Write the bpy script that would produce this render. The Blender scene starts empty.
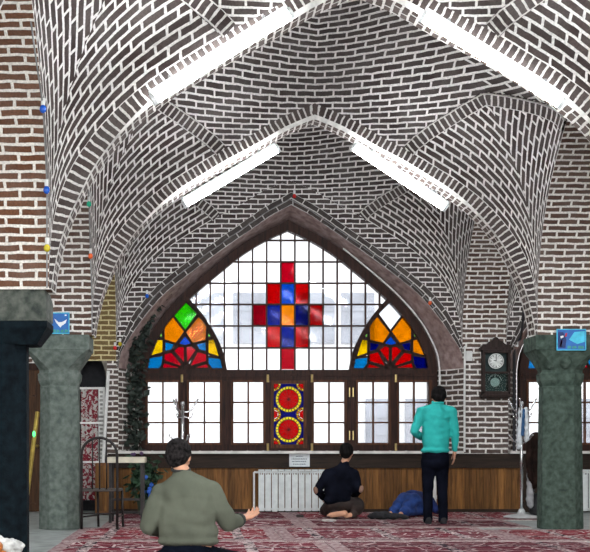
import bpy, bmesh, math, random
from mathutils import Vector, Matrix, noise
random.seed(7)
C = bpy.context.scene.collection
SC = bpy.context.scene
PI = math.pi
F = 1190.0                      # focal length in pixels
CAMZ = 0.94                     # eye height of the seated photographer
def W(px, py, y):
    """world point at depth y that shows at pixel (px, py)"""
    return Vector(((px-200.0)*y/F, y, CAMZ+(450.0-py)*y/F))
def X(px, y): return (px-200.0)*y/F
def Z(py, y): return CAMZ+(450.0-py)*y/F

# ------------------------------------------------------------------ materials
def new_mat(name):
    m = bpy.data.materials.new(name); m.use_nodes = True
    nt = m.node_tree; b = nt.nodes['Principled BSDF']
    return m, nt, b
def N(nt, typ, **kw):
    n = nt.nodes.new(typ)
    for k, v in kw.items():
        if k in n.inputs: n.inputs[k].default_value = v
        else: setattr(n, k, v)
    return n
def col(c): return (c[0], c[1], c[2], 1.0)
def srgb(r, g, b):
    f = lambda v: (v/255/12.92) if v/255 <= .04045 else ((v/255+.055)/1.055)**2.4
    return (f(r), f(g), f(b))
def plain(name, c, rough=.6, metal=0.0, var=.12, scale=12.0, bump=0.0, bscale=60.0, spec=.4, c2=None, aniso=None):
    """colour with a procedural variation and an optional fine bump"""
    m, nt, b = new_mat(name)
    tc = N(nt, 'ShaderNodeTexCoord')
    src = tc.outputs['Object']
    if aniso:
        mp = N(nt, 'ShaderNodeMapping'); mp.inputs['Scale'].default_value = aniso
        nt.links.new(src, mp.inputs['Vector']); src = mp.outputs['Vector']
    nz = N(nt, 'ShaderNodeTexNoise'); nz.inputs['Scale'].default_value = scale; nz.inputs['Detail'].default_value = 5
    nt.links.new(src, nz.inputs['Vector'])
    rp = N(nt, 'ShaderNodeValToRGB')
    d = c2 if c2 else tuple(v*(1-2.2*var) for v in c)
    e = c if c2 else tuple(min(1, v*(1+1.6*var)) for v in c)
    rp.color_ramp.elements[0].color = col(d); rp.color_ramp.elements[0].position = .33
    rp.color_ramp.elements[1].color = col(e); rp.color_ramp.elements[1].position = .68
    nt.links.new(nz.outputs['Fac'], rp.inputs['Fac']); nt.links.new(rp.outputs['Color'], b.inputs['Base Color'])
    b.inputs['Roughness'].default_value = rough; b.inputs['Metallic'].default_value = metal
    b.inputs['Specular IOR Level'].default_value = spec
    if bump:
        n2 = N(nt, 'ShaderNodeTexNoise'); n2.inputs['Scale'].default_value = bscale; n2.inputs['Detail'].default_value = 6
        nt.links.new(src, n2.inputs['Vector'])
        bp = N(nt, 'ShaderNodeBump'); bp.inputs['Strength'].default_value = bump; bp.inputs['Distance'].default_value = .01
        nt.links.new(n2.outputs['Fac'], bp.inputs['Height']); nt.links.new(bp.outputs['Normal'], b.inputs['Normal'])
    return m
def brick(name, c1, c2, mortar, bw=.22, rh=.074, ms=.011, off=.5, wear=.25, distort=.014, squash=1.0, sqf=2):
    m, nt, b = new_mat(name); L = nt.links.new
    tc = N(nt, 'ShaderNodeTexCoord')
    nz = N(nt, 'ShaderNodeTexNoise'); nz.inputs['Scale'].default_value = 7.0; nz.inputs['Detail'].default_value = 4
    L(tc.outputs['UV'], nz.inputs['Vector'])
    sub = N(nt, 'ShaderNodeVectorMath', operation='SUBTRACT'); sub.inputs[1].default_value = (.5, .5, .5)
    L(nz.outputs['Color'], sub.inputs[0])
    sc = N(nt, 'ShaderNodeVectorMath', operation='SCALE'); sc.inputs['Scale'].default_value = distort*2
    L(sub.outputs['Vector'], sc.inputs[0])
    ad = N(nt, 'ShaderNodeVectorMath', operation='ADD'); L(tc.outputs['UV'], ad.inputs[0]); L(sc.outputs['Vector'], ad.inputs[1])
    bt = N(nt, 'ShaderNodeTexBrick'); bt.offset = off; bt.squash = squash; bt.squash_frequency = sqf
    bt.inputs['Scale'].default_value = 1.0; bt.inputs['Brick Width'].default_value = bw; bt.inputs['Row Height'].default_value = rh
    bt.inputs['Mortar Size'].default_value = ms; bt.inputs['Mortar Smooth'].default_value = .25
    bt.inputs['Color1'].default_value = col(c1); bt.inputs['Color2'].default_value = col(c2); bt.inputs['Mortar'].default_value = col(mortar)
    L(ad.outputs['Vector'], bt.inputs['Vector'])
    # lime haze worn over the bricks, soot over the joints
    n2 = N(nt, 'ShaderNodeTexNoise'); n2.inputs['Scale'].default_value = 3.5; n2.inputs['Detail'].default_value = 8
    L(tc.outputs['Object'], n2.inputs['Vector'])
    mr = N(nt, 'ShaderNodeMapRange'); mr.inputs[1].default_value = .35; mr.inputs[2].default_value = .75; mr.inputs[3].default_value = 0; mr.inputs[4].default_value = wear
    L(n2.outputs['Fac'], mr.inputs[0])
    mx = N(nt, 'ShaderNodeMix', data_type='RGBA'); L(mr.outputs[0], mx.inputs[0]); L(bt.outputs['Color'], mx.inputs[6])
    mid = tuple((p*.55+q*.45)*.6 for p, q in zip(mortar, c1)); mx.inputs[7].default_value = col(mid)
    n3 = N(nt, 'ShaderNodeTexNoise'); n3.inputs['Scale'].default_value = 55; n3.inputs['Detail'].default_value = 4; L(tc.outputs['Object'], n3.inputs['Vector'])
    m3 = N(nt, 'ShaderNodeMapRange'); m3.inputs[1].default_value = .3; m3.inputs[2].default_value = .7; m3.inputs[3].default_value = .72; m3.inputs[4].default_value = 1.12
    L(n3.outputs['Fac'], m3.inputs[0])
    vm = N(nt, 'ShaderNodeVectorMath', operation='SCALE'); L(mx.outputs[2], vm.inputs[0]); L(m3.outputs[0], vm.inputs['Scale'])
    L(vm.outputs['Vector'], b.inputs['Base Color'])
    b.inputs['Roughness'].default_value = .85; b.inputs['Specular IOR Level'].default_value = .2
    bp = N(nt, 'ShaderNodeBump'); bp.inputs['Strength'].default_value = .55; bp.inputs['Distance'].default_value = .012; bp.invert = True
    L(bt.outputs['Fac'], bp.inputs['Height']); L(bp.outputs['Normal'], b.inputs['Normal'])
    return m
def wood(name, c, dark, plank=0.0, axis=0, rough=.6):
    """wood grain running along z (axis=0: planks side by side in x)"""
    m, nt, b = new_mat(name); L = nt.links.new
    tc = N(nt, 'ShaderNodeTexCoord'); mp = N(nt, 'ShaderNodeMapping')
    mp.inputs['Scale'].default_value = (14, 14, 1.2) if axis == 0 else (1.2, 14, 14)
    L(tc.outputs['Object'], mp.inputs['Vector'])
    nz = N(nt, 'ShaderNodeTexNoise'); nz.inputs['Scale'].default_value = 2.5; nz.inputs['Detail'].default_value = 7; nz.inputs['Distortion'].default_value = .6
    L(mp.outputs['Vector'], nz.inputs['Vector'])
    rp = N(nt, 'ShaderNodeValToRGB'); rp.color_ramp.elements[0].color = col(dark); rp.color_ramp.elements[1].color = col(c)
    rp.color_ramp.elements[0].position = .3; rp.color_ramp.elements[1].position = .7
    L(nz.outputs['Fac'], rp.inputs['Fac']); out = rp.outputs['Color']
    if plank:
        sx = N(nt, 'ShaderNodeSeparateXYZ'); L(tc.outputs['Object'], sx.inputs[0])
        dv = N(nt, 'ShaderNodeMath', operation='DIVIDE'); dv.inputs[1].default_value = plank; L(sx.outputs[0], dv.inputs[0])
        fl = N(nt, 'ShaderNodeMath', operation='FLOOR'); L(dv.outputs[0], fl.inputs[0])
        wn = N(nt, 'ShaderNodeTexWhiteNoise', noise_dimensions='1D'); L(fl.outputs[0], wn.inputs['W'])
        mr = N(nt, 'ShaderNodeMapRange'); mr.inputs[3].default_value = .6; mr.inputs[4].default_value = 1.25; L(wn.outputs['Value'], mr.inputs[0])
        vm = N(nt, 'ShaderNodeVectorMath', operation='SCALE'); L(out, vm.inputs[0]); L(mr.outputs[0], vm.inputs['Scale']); out = vm.outputs['Vector']
    L(out, b.inputs['Base Color']); b.inputs['Roughness'].default_value = rough; b.inputs['Specular IOR Level'].default_value = .2
    bp = N(nt, 'ShaderNodeBump'); bp.inputs['Strength'].default_value = .15; bp.inputs['Distance'].default_value = .004
    L(nz.outputs['Fac'], bp.inputs['Height']); L(bp.outputs['Normal'], b.inputs['Normal'])
    return m
def glass(name, c, gloss=.003, lo=.9, tlm=.06):
    m, nt, b = new_mat(name); nt.nodes.remove(b); L = nt.links.new
    out = nt.nodes['Material Output']
    tr = N(nt, 'ShaderNodeBsdfTransparent'); tl = N(nt, 'ShaderNodeBsdfTranslucent'); gl = N(nt, 'ShaderNodeBsdfGlossy')
    gl.inputs['Roughness'].default_value = .05
    tc = N(nt, 'ShaderNodeTexCoord'); nz = N(nt, 'ShaderNodeTexNoise'); nz.inputs['Scale'].default_value = 9
    L(tc.outputs['Object'], nz.inputs['Vector'])
    mr = N(nt, 'ShaderNodeMapRange'); mr.inputs[1].default_value = .3; mr.inputs[2].default_value = .7; mr.inputs[3].default_value = lo; mr.inputs[4].default_value = 1.0+(1-lo)*.4
    L(nz.outputs['Fac'], mr.inputs[0])
    vm = N(nt, 'ShaderNodeVectorMath', operation='SCALE'); vm.inputs[0].default_value = c; L(mr.outputs[0], vm.inputs['Scale'])
    L(vm.outputs['Vector'], tr.inputs['Color']); L(vm.outputs['Vector'], tl.inputs['Color'])
    m1 = N(nt, 'ShaderNodeMixShader'); m1.inputs[0].default_value = tlm; L(tr.outputs[0], m1.inputs[1]); L(tl.outputs[0], m1.inputs[2])
    m2 = N(nt, 'ShaderNodeMixShader'); m2.inputs[0].default_value = gloss; L(m1.outputs[0], m2.inputs[1]); L(gl.outputs[0], m2.inputs[2])
    L(m2.outputs[0], out.inputs['Surface'])
    return m
def emit(name, c, s):
    m, nt, b = new_mat(name)
    b.inputs['Base Color'].default_value = col(c); b.inputs['Emission Color'].default_value = col(c); b.inputs['Emission Strength'].default_value = s
    return m

# ------------------------------------------------------------------ objects
ORG = {}
def org_of(o):
    while o is not None:
        if o.name in ORG: return ORG[o.name]
        o = o.parent
    return Vector((0, 0, 0))
def obj(name, bm, mat, parent=None, smooth=False, bevel=0.0):
    """link a bmesh given in world coordinates as ONE mesh object"""
    if parent is not None:
        o0 = org_of(parent)
        if o0.length > 0: bmesh.ops.translate(bm, vec=-o0, verts=bm.verts)
    me = bpy.data.meshes.new(name); bm.to_mesh(me); bm.free()
    for mm in (mat if isinstance(mat, (list, tuple)) else [mat]): me.materials.append(mm)
    if smooth: me.shade_smooth()
    o = bpy.data.objects.new(name, me); C.objects.link(o)
    if parent is not None: o.parent = parent
    if bevel:
        md = o.modifiers.new('bevel', 'BEVEL'); md.width = bevel; md.segments = 2; md.limit_method = 'ANGLE'
    return o
def tag(o, label=None, cat=None, group=None, kind=None):
    if label: o['label'] = label
    if cat: o['category'] = cat
    if group: o['group'] = group
    if kind: o['kind'] = kind
    return o
def thing(name, label, cat, loc, group=None):
    o = bpy.data.objects.new(name, None); C.objects.link(o); o.location = loc; o.empty_display_size = .1
    ORG[o.name] = Vector(loc)
    return tag(o, label, cat, group)
def struct(name, bm, mat, parent=None, smooth=False):
    o = obj(name, bm, mat, parent, smooth)
    if parent is None: o['kind'] = 'structure'
    return o
def copy_tree(o, parent=None):
    c = o.copy(); C.objects.link(c)
    if parent is not None: c.parent = parent
    for ch in list(o.children): copy_tree(ch, c)
    return c

# ------------------------------------------------------------------ shapes
def box(bm, a, b, rot=None, piv=None, mi=0):
    x0, y0, z0 = a; x1, y1, z1 = b
    vs = [bm.verts.new(v) for v in ((x0,y0,z0),(x1,y0,z0),(x1,y1,z0),(x0,y1,z0),(x0,y0,z1),(x1,y0,z1),(x1,y1,z1),(x0,y1,z1))]
    for f in ((3,2,1,0),(4,5,6,7),(0,1,5,4),(1,2,6,5),(2,3,7,6),(3,0,4,7)):
        bm.faces.new([vs[i] for i in f]).material_index = mi
    if rot is not None:
        p = Vector(piv if piv is not None else ((x0+x1)/2, (y0+y1)/2, (z0+z1)/2))
        for v in vs: v.co = p + rot @ (v.co-p)
    return vs
def tube(bm, pts, r, seg=8, caps=True, mi=0):
    """round bar along a polyline; r a number or one radius per point"""
    pts = [Vector(p) for p in pts]; n = len(pts); rings = []
    up = None
    for i, p in enumerate(pts):
        d = (pts[min(i+1, n-1)]-pts[max(i-1, 0)]).normalized()
        if up is None:
            up = Vector((0, 0, 1)) if abs(d.z) < .9 else Vector((1, 0, 0))
        a = d.cross(up)
        if a.length < 1e-4: a = d.cross(Vector((0, 1, .1)))
        a.normalize(); b = a.cross(d).normalized(); up = b
        rr = r[i] if isinstance(r, (list, tuple)) else r
        rings.append([bm.verts.new(p+(a*math.cos(2*PI*k/seg)+b*math.sin(2*PI*k/seg))*rr) for k in range(seg)])
    for i in range(n-1):
        for k in range(seg):
            bm.faces.new((rings[i][k], rings[i][(k+1) % seg], rings[i+1][(k+1) % seg], rings[i+1][k])).material_index = mi
    if caps:
        bm.faces.new(rings[0][::-1]).material_index = mi; bm.faces.new(rings[-1]).material_index = mi
def bar(bm, p, q, w, d, mi=0):
    """flat rectangular bar from p to q in a plane of constant y: width w in the plane, depth d"""
    p = Vector(p); q = Vector(q); t = (q-p)
    if t.length < 1e-5: return
    t.normalize(); n = Vector((-t.z, 0, t.x))*w/2; y = Vector((0, d/2, 0)); p = p-t*w*.3; q = q+t*w*.3
    vs = [bm.verts.new(v) for v in (p-n-y, q-n-y, q-n+y, p-n+y, p+n-y, q+n-y, q+n+y, p+n+y)]
    for f in ((3,2,1,0),(4,5,6,7),(0,1,5,4),(1,2,6,5),(2,3,7,6),(3,0,4,7)):
        bm.faces.new([vs[i] for i in f]).material_index = mi
def prism(bm, pts, y0, y1, mi=0):
    """polygon [(x,z)..] extruded from y0 to y1"""
    a = [bm.verts.new((x, y0, z)) for x, z in pts]; b = [bm.verts.new((x, y1, z)) for x, z in pts]
    n = len(pts)
    bm.faces.new(a).material_index = mi; bm.faces.new(b[::-1]).material_index = mi
    for i in range(n): bm.faces.new((a[i], b[i], b[(i+1) % n], a[(i+1) % n])).material_index = mi
def ball(bm, c, r, seg=2, rot=None):
    """ellipsoid; r a number or three radii"""
    if not isinstance(r, (tuple, list)): r = (r, r, r)
    g = bmesh.ops.create_icosphere(bm, subdivisions=seg, radius=1.0)
    M = Matrix.Translation(Vector(c)) @ ((rot.to_4x4()) if rot is not None else Matrix()) @ Matrix.Diagonal((r[0], r[1], r[2], 1))
    for v in g['verts']: v.co = M @ v.co
def lathe(bm, prof, c, seg=20, mi=0):
    """profile [(r,z)..] about a vertical axis at (cx,cy)"""
    rings = [[bm.verts.new((c[0]+max(r, .0005)*math.cos(2*PI*k/seg), c[1]+max(r, .0005)*math.sin(2*PI*k/seg), z)) for k in range(seg)] for r, z in prof]
    for i in range(len(rings)-1):
        for k in range(seg): bm.faces.new((rings[i][k], rings[i][(k+1) % seg], rings[i+1][(k+1) % seg], rings[i+1][k])).material_index = mi
    bm.faces.new(rings[0][::-1]); bm.faces.new(rings[-1])
def catmull(pts, n):
    out = []; P = [Vector(p) for p in pts]
    P = [2*P[0]-P[1]]+P+[2*P[-1]-P[-2]]
    for i in range(1, len(P)-2):
        for k in range(n):
            t = k/n; a, b, c, d = P[i-1], P[i], P[i+1], P[i+2]
            out.append(.5*((2*b)+(c-a)*t+(2*a-5*b+4*c-d)*t*t+(3*b-a-3*c+d)*t**3))
    out.append(P[-2].copy()); return out
def resample(pts, n):
    L = [0]
    for a, b in zip(pts, pts[1:]): L.append(L[-1]+(b-a).length)
    out = []; j = 0
    for k in range(n+1):
        s = L[-1]*k/n
        while j < len(pts)-2 and L[j+1] < s: j += 1
        t = (s-L[j])/max(1e-9, L[j+1]-L[j]); out.append(pts[j].lerp(pts[j+1], min(1, max(0, t))))
    return out
def quad_strip(bm, uvl, A, B, ua, ub, va, mi=0, flip=False):
    """loft between point lists A and B; uv = (ua|ub, va[i])"""
    a = [bm.verts.new(p) for p in A]; b = [bm.verts.new(p) for p in B]
    for i in range(len(A)-1):
        vs = [a[i], a[i+1], b[i+1], b[i]]; uv = [(ua, va[i]), (ua, va[i+1]), (ub, va[i+1]), (ub, va[i])]
        if flip: vs = vs[::-1]; uv = uv[::-1]
        f = bm.faces.new(vs); f.material_index = mi
        for l, t in zip(f.loops, uv): l[uvl].uv = t
def arc_len(pts):
    L = [0]
    for a, b in zip(pts, pts[1:]): L.append(L[-1]+(Vector(b)-Vector(a)).length)
    return L
# ------------------------------------------------------------------ palette
LIME = (.80, .77, .74)
M_VAULT = brick('brick_vault', (.042, .028, .025), (.068, .047, .042), LIME)
M_FAN = brick('brick_web', (.04, .026, .024), (.066, .044, .040), LIME, bw=.235, rh=.088, ms=.0150)
M_DOME = brick('brick_dome', (.042, .030, .028), (.07, .052, .047), LIME, bw=.215, rh=.071, ms=.0125)
M_SOFFIT = brick('brick_soffit', (.06, .04, .034), (.1, .07, .06), (.7, .67, .63), bw=.2, rh=.08, ms=.013)
M_RED = brick('brick_red_pier', (.12, .046, .022), (.165, .07, .036), (.86, .82, .76), bw=.25, rh=.074, ms=.0140)
M_PIER = brick('brick_pier', (.085, .046, .034), (.125, .075, .055), (.84, .81, .76), bw=.23, rh=.073, ms=.0140)
M_OCHRE = brick('brick_ochre_pier', (.14, .085, .03), (.18, .12, .05), (.62, .54, .30), bw=.23, rh=.075, ms=.012)
M_JAMB = brick('brick_jamb', (.07, .045, .038), (.105, .072, .06), (.82, .79, .75), bw=.24, rh=.080, ms=.0145)
M_HEAD = brick('brick_header_ring', (.05, .036, .034), (.09, .066, .06), (.70, .67, .64), bw=.07, rh=.34, ms=.0115, off=0)
M_RIB = brick('brick_rib', (.05, .036, .034), (.08, .06, .055), (.66, .63, .60), bw=.075, rh=.17, ms=.012, off=.5)
M_STRETCH = brick('brick_stretcher_ring', (.045, .035, .033), (.07, .055, .05), (.62, .59, .57), bw=.24, rh=.085, ms=.009)
M_LIME = plain('lime_plaster_edge', (.62, .60, .57), .9, var=.15, scale=9, bump=.3)
M_PINK = plain('worn_pink_plaster', (.42, .32, .30), .85, var=.3, scale=9, bump=.5, bscale=35, c2=(.20, .13, .12))
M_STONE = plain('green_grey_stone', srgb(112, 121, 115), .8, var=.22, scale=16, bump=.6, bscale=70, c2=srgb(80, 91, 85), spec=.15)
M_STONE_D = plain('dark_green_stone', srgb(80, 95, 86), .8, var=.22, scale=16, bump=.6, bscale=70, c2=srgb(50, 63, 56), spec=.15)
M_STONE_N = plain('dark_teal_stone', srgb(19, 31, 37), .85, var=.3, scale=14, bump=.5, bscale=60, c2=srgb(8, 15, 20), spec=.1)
M_STONE_CAP = plain('worn_grey_stone', srgb(96, 100, 92), .8, var=.25, scale=12, bump=.7, bscale=50, c2=srgb(44, 52, 48))
M_DARKW = wood('dark_window_wood', srgb(58, 32, 23), srgb(26, 14, 10))
M_MIDW = wood('brown_window_wood', srgb(92, 54, 32), srgb(46, 26, 16))
M_APRON = wood('dark_apron_wood', srgb(50, 37, 28), srgb(30, 22, 17), axis=1)
M_PLANK = wood('wainscot_planks', srgb(134, 92, 46), srgb(82, 52, 24), plank=.105)
M_DOORW = wood('old_door_wood', srgb(84, 56, 34), srgb(44, 28, 18))
M_MARBLE = plain('pale_marble', (.62, .60, .57), .4, var=.1, scale=6)
M_BLACK = plain('black_recess', (.012, .012, .014), .9)

# ------------------------------------------------------------------ vault geometry
CX, HX, Z0, PW = 1.35, 2.62, 2.29, 1.5
AD = .32                                     # depth of a transverse arch
NQ = 30
OUT = [Vector((h, 0, z)) for h, z in ((0,5.02),(.4,4.85),(.76,4.64),(1.1,4.46),(1.35,4.31),(1.7,4.09),(1.98,3.87),(2.25,3.58),(2.45,3.27),(2.57,2.92),(2.61,2.6),(2.62,2.29))]
PROF = resample(catmull(OUT, 8), NQ)        # crown -> springing, outer line of the arches
PH = [p.x for p in PROF]; PZ = [p.z for p in PROF]
def pz(q):
    h = q*HX
    for i in range(NQ):
        if h <= PH[i+1]+1e-9:
            t = (h-PH[i])/max(1e-9, PH[i+1]-PH[i]); return PZ[i]+(PZ[i+1]-PZ[i])*min(1, max(0, t))
    return Z0
def surf(qs, qt, sx, sy, cx, cy, HY):
    a = max(0, pz(qs)-Z0); b = max(0, pz(qt)-Z0)
    return Vector((cx+sx*qs*HX, cy+sy*qt*HY, Z0+(a**PW+b**PW)**(1/PW)))
def in_dome(qs, qt):
    q1, q2 = max(qs, qt), min(qs, qt)
    return q1 < .72 or q2 < .42+.30*((1-q1)/.28)**.62
def make_vault(name, cx, cy, HY):
    bm = bmesh.new(); uvl = bm.loops.layers.uv.new('UVMap')
    A = [z-Z0 for z in PZ]
    # arc length up the middle of the dome as a function of height
    mid = [Vector((0, HY*PH[j]/HX, Z0+(A[0]**PW+max(0, A[j])**PW)**(1/PW))) for j in range(NQ+1)][::-1]
    ml = arc_len(mid); mz = [p.z for p in mid]
    def vz(z):
        if z <= mz[0]: return (z-mz[0])*1.15
        for i in range(NQ):
            if z <= mz[i+1]: return ml[i]+(ml[i+1]-ml[i])*(z-mz[i])/max(1e-9, mz[i+1]-mz[i])
        return ml[-1]
    P = [[Vector((HX*0+PH[i], PH[j]/HX*HY, Z0+(max(0, A[i])**PW+max(0, A[j])**PW)**(1/PW))) for j in range(NQ+1)] for i in range(NQ+1)]
    Ls = [[0]*(NQ+1) for _ in range(NQ+1)]; Lt = [[0]*(NQ+1) for _ in range(NQ+1)]
    Rs = [[0]*(NQ+1) for _ in range(NQ+1)]; Rt = [[0]*(NQ+1) for _ in range(NQ+1)]
    for j in range(NQ+1):
        for i in range(1, NQ+1): Ls[i][j] = Ls[i-1][j]+(P[i][j]-P[i-1][j]).length
        for i in range(NQ-1, -1, -1): Rs[i][j] = Rs[i+1][j]+(P[i+1][j]-P[i][j]).length
    for i in range(NQ+1):
        for j in range(1, NQ+1): Lt[i][j] = Lt[i][j-1]+(P[i][j]-P[i][j-1]).length
        for j in range(NQ-1, -1, -1): Rt[i][j] = Rt[i][j+1]+(P[i][j+1]-P[i][j]).length
    for sx in (-1, 1):
        for sy in (-1, 1):
            V = [[bm.verts.new((cx+sx*p.x, cy+sy*p.y, p.z)) for p in row] for row in P]
            def add(idx, region):
                vs = [V[i][j] for i, j in idx]; o = idx if sx*sy < 0 else idx[::-1]
                f = bm.faces.new([V[i][j] for i, j in o]); f.smooth = True
                f.material_index = 1 if region == 'D' else 0
                for l, (i, j) in zip(f.loops, o):
                    if region == 'T': uv = (sx*Ls[i][j]+sy*7, Rt[i][j])
                    elif region == 'L': uv = (sy*Lt[i][j]+sx*5, Rs[i][j])
                    else:
                        ai = sum(PH[i] for i, j in idx)/len(idx)/HX; aj = sum(PH[j] for i, j in idx)/len(idx)/HX
                        uv = (sx*P[i][j].x if aj >= ai else sy*P[i][j].y, vz(P[i][j].z))
                    l[uvl].uv = uv
            for i in range(NQ):
                for j in range(NQ):
                    qs = (PH[i]+PH[i+1])/2/HX; qt = (PH[j]+PH[j+1])/2/HX
                    if in_dome(qs, qt): add([(i,j),(i+1,j),(i+1,j+1),(i,j+1)], 'D')
                    elif i == j:
                        add([(i,j),(i+1,j),(i+1,j+1)], 'L'); add([(i,j),(i+1,j+1),(i,j+1)], 'T')
                    else: add([(i,j),(i+1,j),(i+1,j+1),(i,j+1)], 'T' if j > i else 'L')
    bmesh.ops.remove_doubles(bm, verts=bm.verts, dist=1e-4)
    o = struct(name, bm, [M_FAN, M_DOME])
    # raised rib of header bricks round the rim of each corner fan
    for sx in (-1, 1):
        for sy in (-1, 1):
            bm = bmesh.new(); uvl = bm.loops.layers.uv.new('UVMap')
            path = []
            for k in range(25):
                t = k/24; u_ = (2*t if t <= .5 else 2-2*t)**1.3; q1 = 1-.28*u_; q2 = .42+.30*u_**.62
                path.append((q2, q1) if t <= .5 else (q1, q2))
            cen = [surf(a, b, sx, sy, cx, cy, HY) for a, b in path]
            L = arc_len(cen); rows = [[] for _ in range(4)]
            c0 = Vector((cx, cy, 3.2))
            for k, p in enumerate(cen):
                d = (cen[min(k+1, 24)]-cen[max(k-1, 0)]).normalized()
                inn = (c0-p).normalized(); inn = (inn-d*inn.dot(d)).normalized()
                # true surface normal
                a, b = path[k]; e = .01
                n = (surf(max(0, a-e), b, sx, sy, cx, cy, HY)-surf(a, b, sx, sy, cx, cy, HY)).cross(surf(a, max(0, b-e), sx, sy, cx, cy, HY)-surf(a, b, sx, sy, cx, cy, HY))
                if n.length > 1e-9:
                    n.normalize()
                    if n.dot(inn) < 0: n = -n
                    inn = n
                w = d.cross(inn).normalized()
                rows[0].append(p-w*.085-inn*.03); rows[1].append(p-w*.075+inn*.035); rows[2].append(p+w*.075+inn*.035); rows[3].append(p+w*.085-inn*.03)
            for r, (ua, ub) in zip(range(3), ((-.04, 0), (0, .17), (.17, .21))):
                a = [bm.verts.new(p) for p in rows[r]]; b = [bm.verts.new(p) for p in rows[r+1]]
                for k in range(24):
                    f = bm.faces.new((a[k], a[k+1], b[k+1], b[k]))
                    for l, t in zip(f.loops, ((L[k], ua), (L[k+1], ua), (L[k+1], ub), (L[k], ub))): l[uvl].uv = t
            bmesh.ops.recalc_face_normals(bm, faces=bm.faces)
            obj('rib', bm, M_RIB, o)
    return o
# inner line (intrados) of the transverse arches
INN = []
for i, p in enumerate(PROF):
    a, b = PROF[max(0, i-1)], PROF[min(NQ, i+1)]
    t = (b-a).normalized(); n = Vector((-t.z, 0, t.x))          # pointing inwards/down
    if n.dot(Vector((-p.x, 0, 2.0-p.z))) < 0: n = -n
    if i == 0: n = Vector((0, 0, -1.12))
    th = .02+.14*min(1, max(0, (p.z-2.35)/.8))
    INN.append(p+n*th)
def both(P, cx):
    """left springing -> crown -> right springing"""
    return [Vector((cx-p.x, 0, p.z)) for p in P[::-1]]+[Vector((cx+p.x, 0, p.z)) for p in P[1:]]
def at_y(P, y): return [Vector((p.x, y, p.z)) for p in P]
def lerp_line(A, B, t): return [a.lerp(b, t) for a, b in zip(A, B)]
def transverse_arch(cx, y0, y1, name='brick_arch'):
    O = both(PROF, cx); I = both(INN, cx); S = [a.lerp(b, .03+.23*min(1, max(0, (a.z-3.5)/.5))) for a, b in zip(I, O)]
    L = arc_len(S); bm = bmesh.new(); uvl = bm.loops.layers.uv.new('UVMap')
    for y, fl in ((y0, False), (y1, True)):
        # header ring on the face, v runs along the arch
        a = at_y(S, y); b = at_y(O, y)
        va = [bm.verts.new(p) for p in a]; vb = [bm.verts.new(p) for p in b]
        for i in range(len(a)-1):
            vs = [va[i], va[i+1], vb[i+1], vb[i]]; uv = [(L[i], .04), (L[i+1], .04), (L[i+1], .30), (L[i], .30)]
            if not fl: vs = vs[::-1]; uv = uv[::-1]
            f = bm.faces.new(vs); f.material_index = 1
            for l, t in zip(f.loops, uv): l[uvl].uv = t
        e = .035 if y == y0 else -.035
        quad_strip(bm, uvl, at_y(I, y+e), at_y(S, y), 0, .05, L, 2, not fl)
    n = 4
    quad_strip(bm, uvl, at_y(I, y0+.035), at_y(I, y1-.035), 0, y1-y0, arc_len(I), 0)
    return struct(name, bm, [M_SOFFIT, M_HEAD, M_LIME])
def long_arch(x0, x1, cy, HY, mat, name='brick_arch'):
    P = [Vector((0, cy-p.x/HX*HY, p.z)) for p in PROF[::-1]]+[Vector((0, cy+p.x/HX*HY, p.z)) for p in PROF[1:]]
    bm = bmesh.new(); uvl = bm.loops.layers.uv.new('UVMap')
    L = arc_len(P)
    quad_strip(bm, uvl, [Vector((x0, p.y, p.z)) for p in P], [Vector((x1, p.y, p.z)) for p in P], x0, x1, L, 0)
    bmesh.ops.recalc_face_normals(bm, faces=bm.faces)
    return struct(name, bm, mat)
ROWS = [18.0, 14.0, 10.0, 5.6, 1.6]
BAYS = [((a+b+AD)/2, (a-b-AD)/2) for a, b in zip(ROWS, ROWS[1:])]
XL0, XL1 = CX-2.95-.33, CX-HX          # left line of piers  (-1.93 .. -1.27)
XR0, XR1 = CX+HX, CX+2.95+.33          # right line of piers ( 3.97 .. 4.63)
PITCH = 5.9
for k, (cy, hy) in enumerate(BAYS):
    v = make_vault('ceiling', CX, cy, hy)
    for dx in (-PITCH, PITCH):
        if k < 3: c = copy_tree(v); c.location = (dx, 0, 0)
m_t = None
for y0 in ROWS[1:]:
    for dx in (0, -PITCH, PITCH):
        if y0 == ROWS[-1] and dx: continue
        if m_t is None: m_t = transverse_arch(CX, y0, y0+AD)
        else:
            c = copy_tree(m_t); c.location = (dx, y0-14.0, 0)
for k, (cy, hy) in enumerate(BAYS):
    for x0, x1, side in ((XL0, XL1, 'l'), (XR0, XR1, 'r')):
        mt = M_PIER
        if side == 'l' and k == 0: mt = M_OCHRE
        if side == 'l' and k == 2: mt = M_RED
        long_arch(x0, x1, cy, hy, mt)
# outer walls of the aisles, far behind the piers
for nm, x in (('wall_left', CX-PITCH*1.5-.1), ('wall_right', CX+PITCH*1.5+.1)):
    bm = bmesh.new(); uvl = bm.loops.layers.uv.new('UVMap')
    quad_strip(bm, uvl, [Vector((x, 2, 0)), Vector((x, 18.5, 0))], [Vector((x, 2, 5.4)), Vector((x, 18.5, 5.4))], 0, 5.4, [0, 16.5], 0, x > 0)
    for f in bm.faces:
        for l in f.loops: l[uvl].uv = (l.vert.co.y, l.vert.co.z)
    struct(nm, bm, M_PIER)
# floor: worn pale stone under the carpets
bm = bmesh.new(); box(bm, (CX-9.2, -2, -.12), (CX+9.2, 18.6, 0))
struct('floor', bm, plain('pale_floor', srgb(150, 156, 154), .55, var=.15, scale=5))

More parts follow.
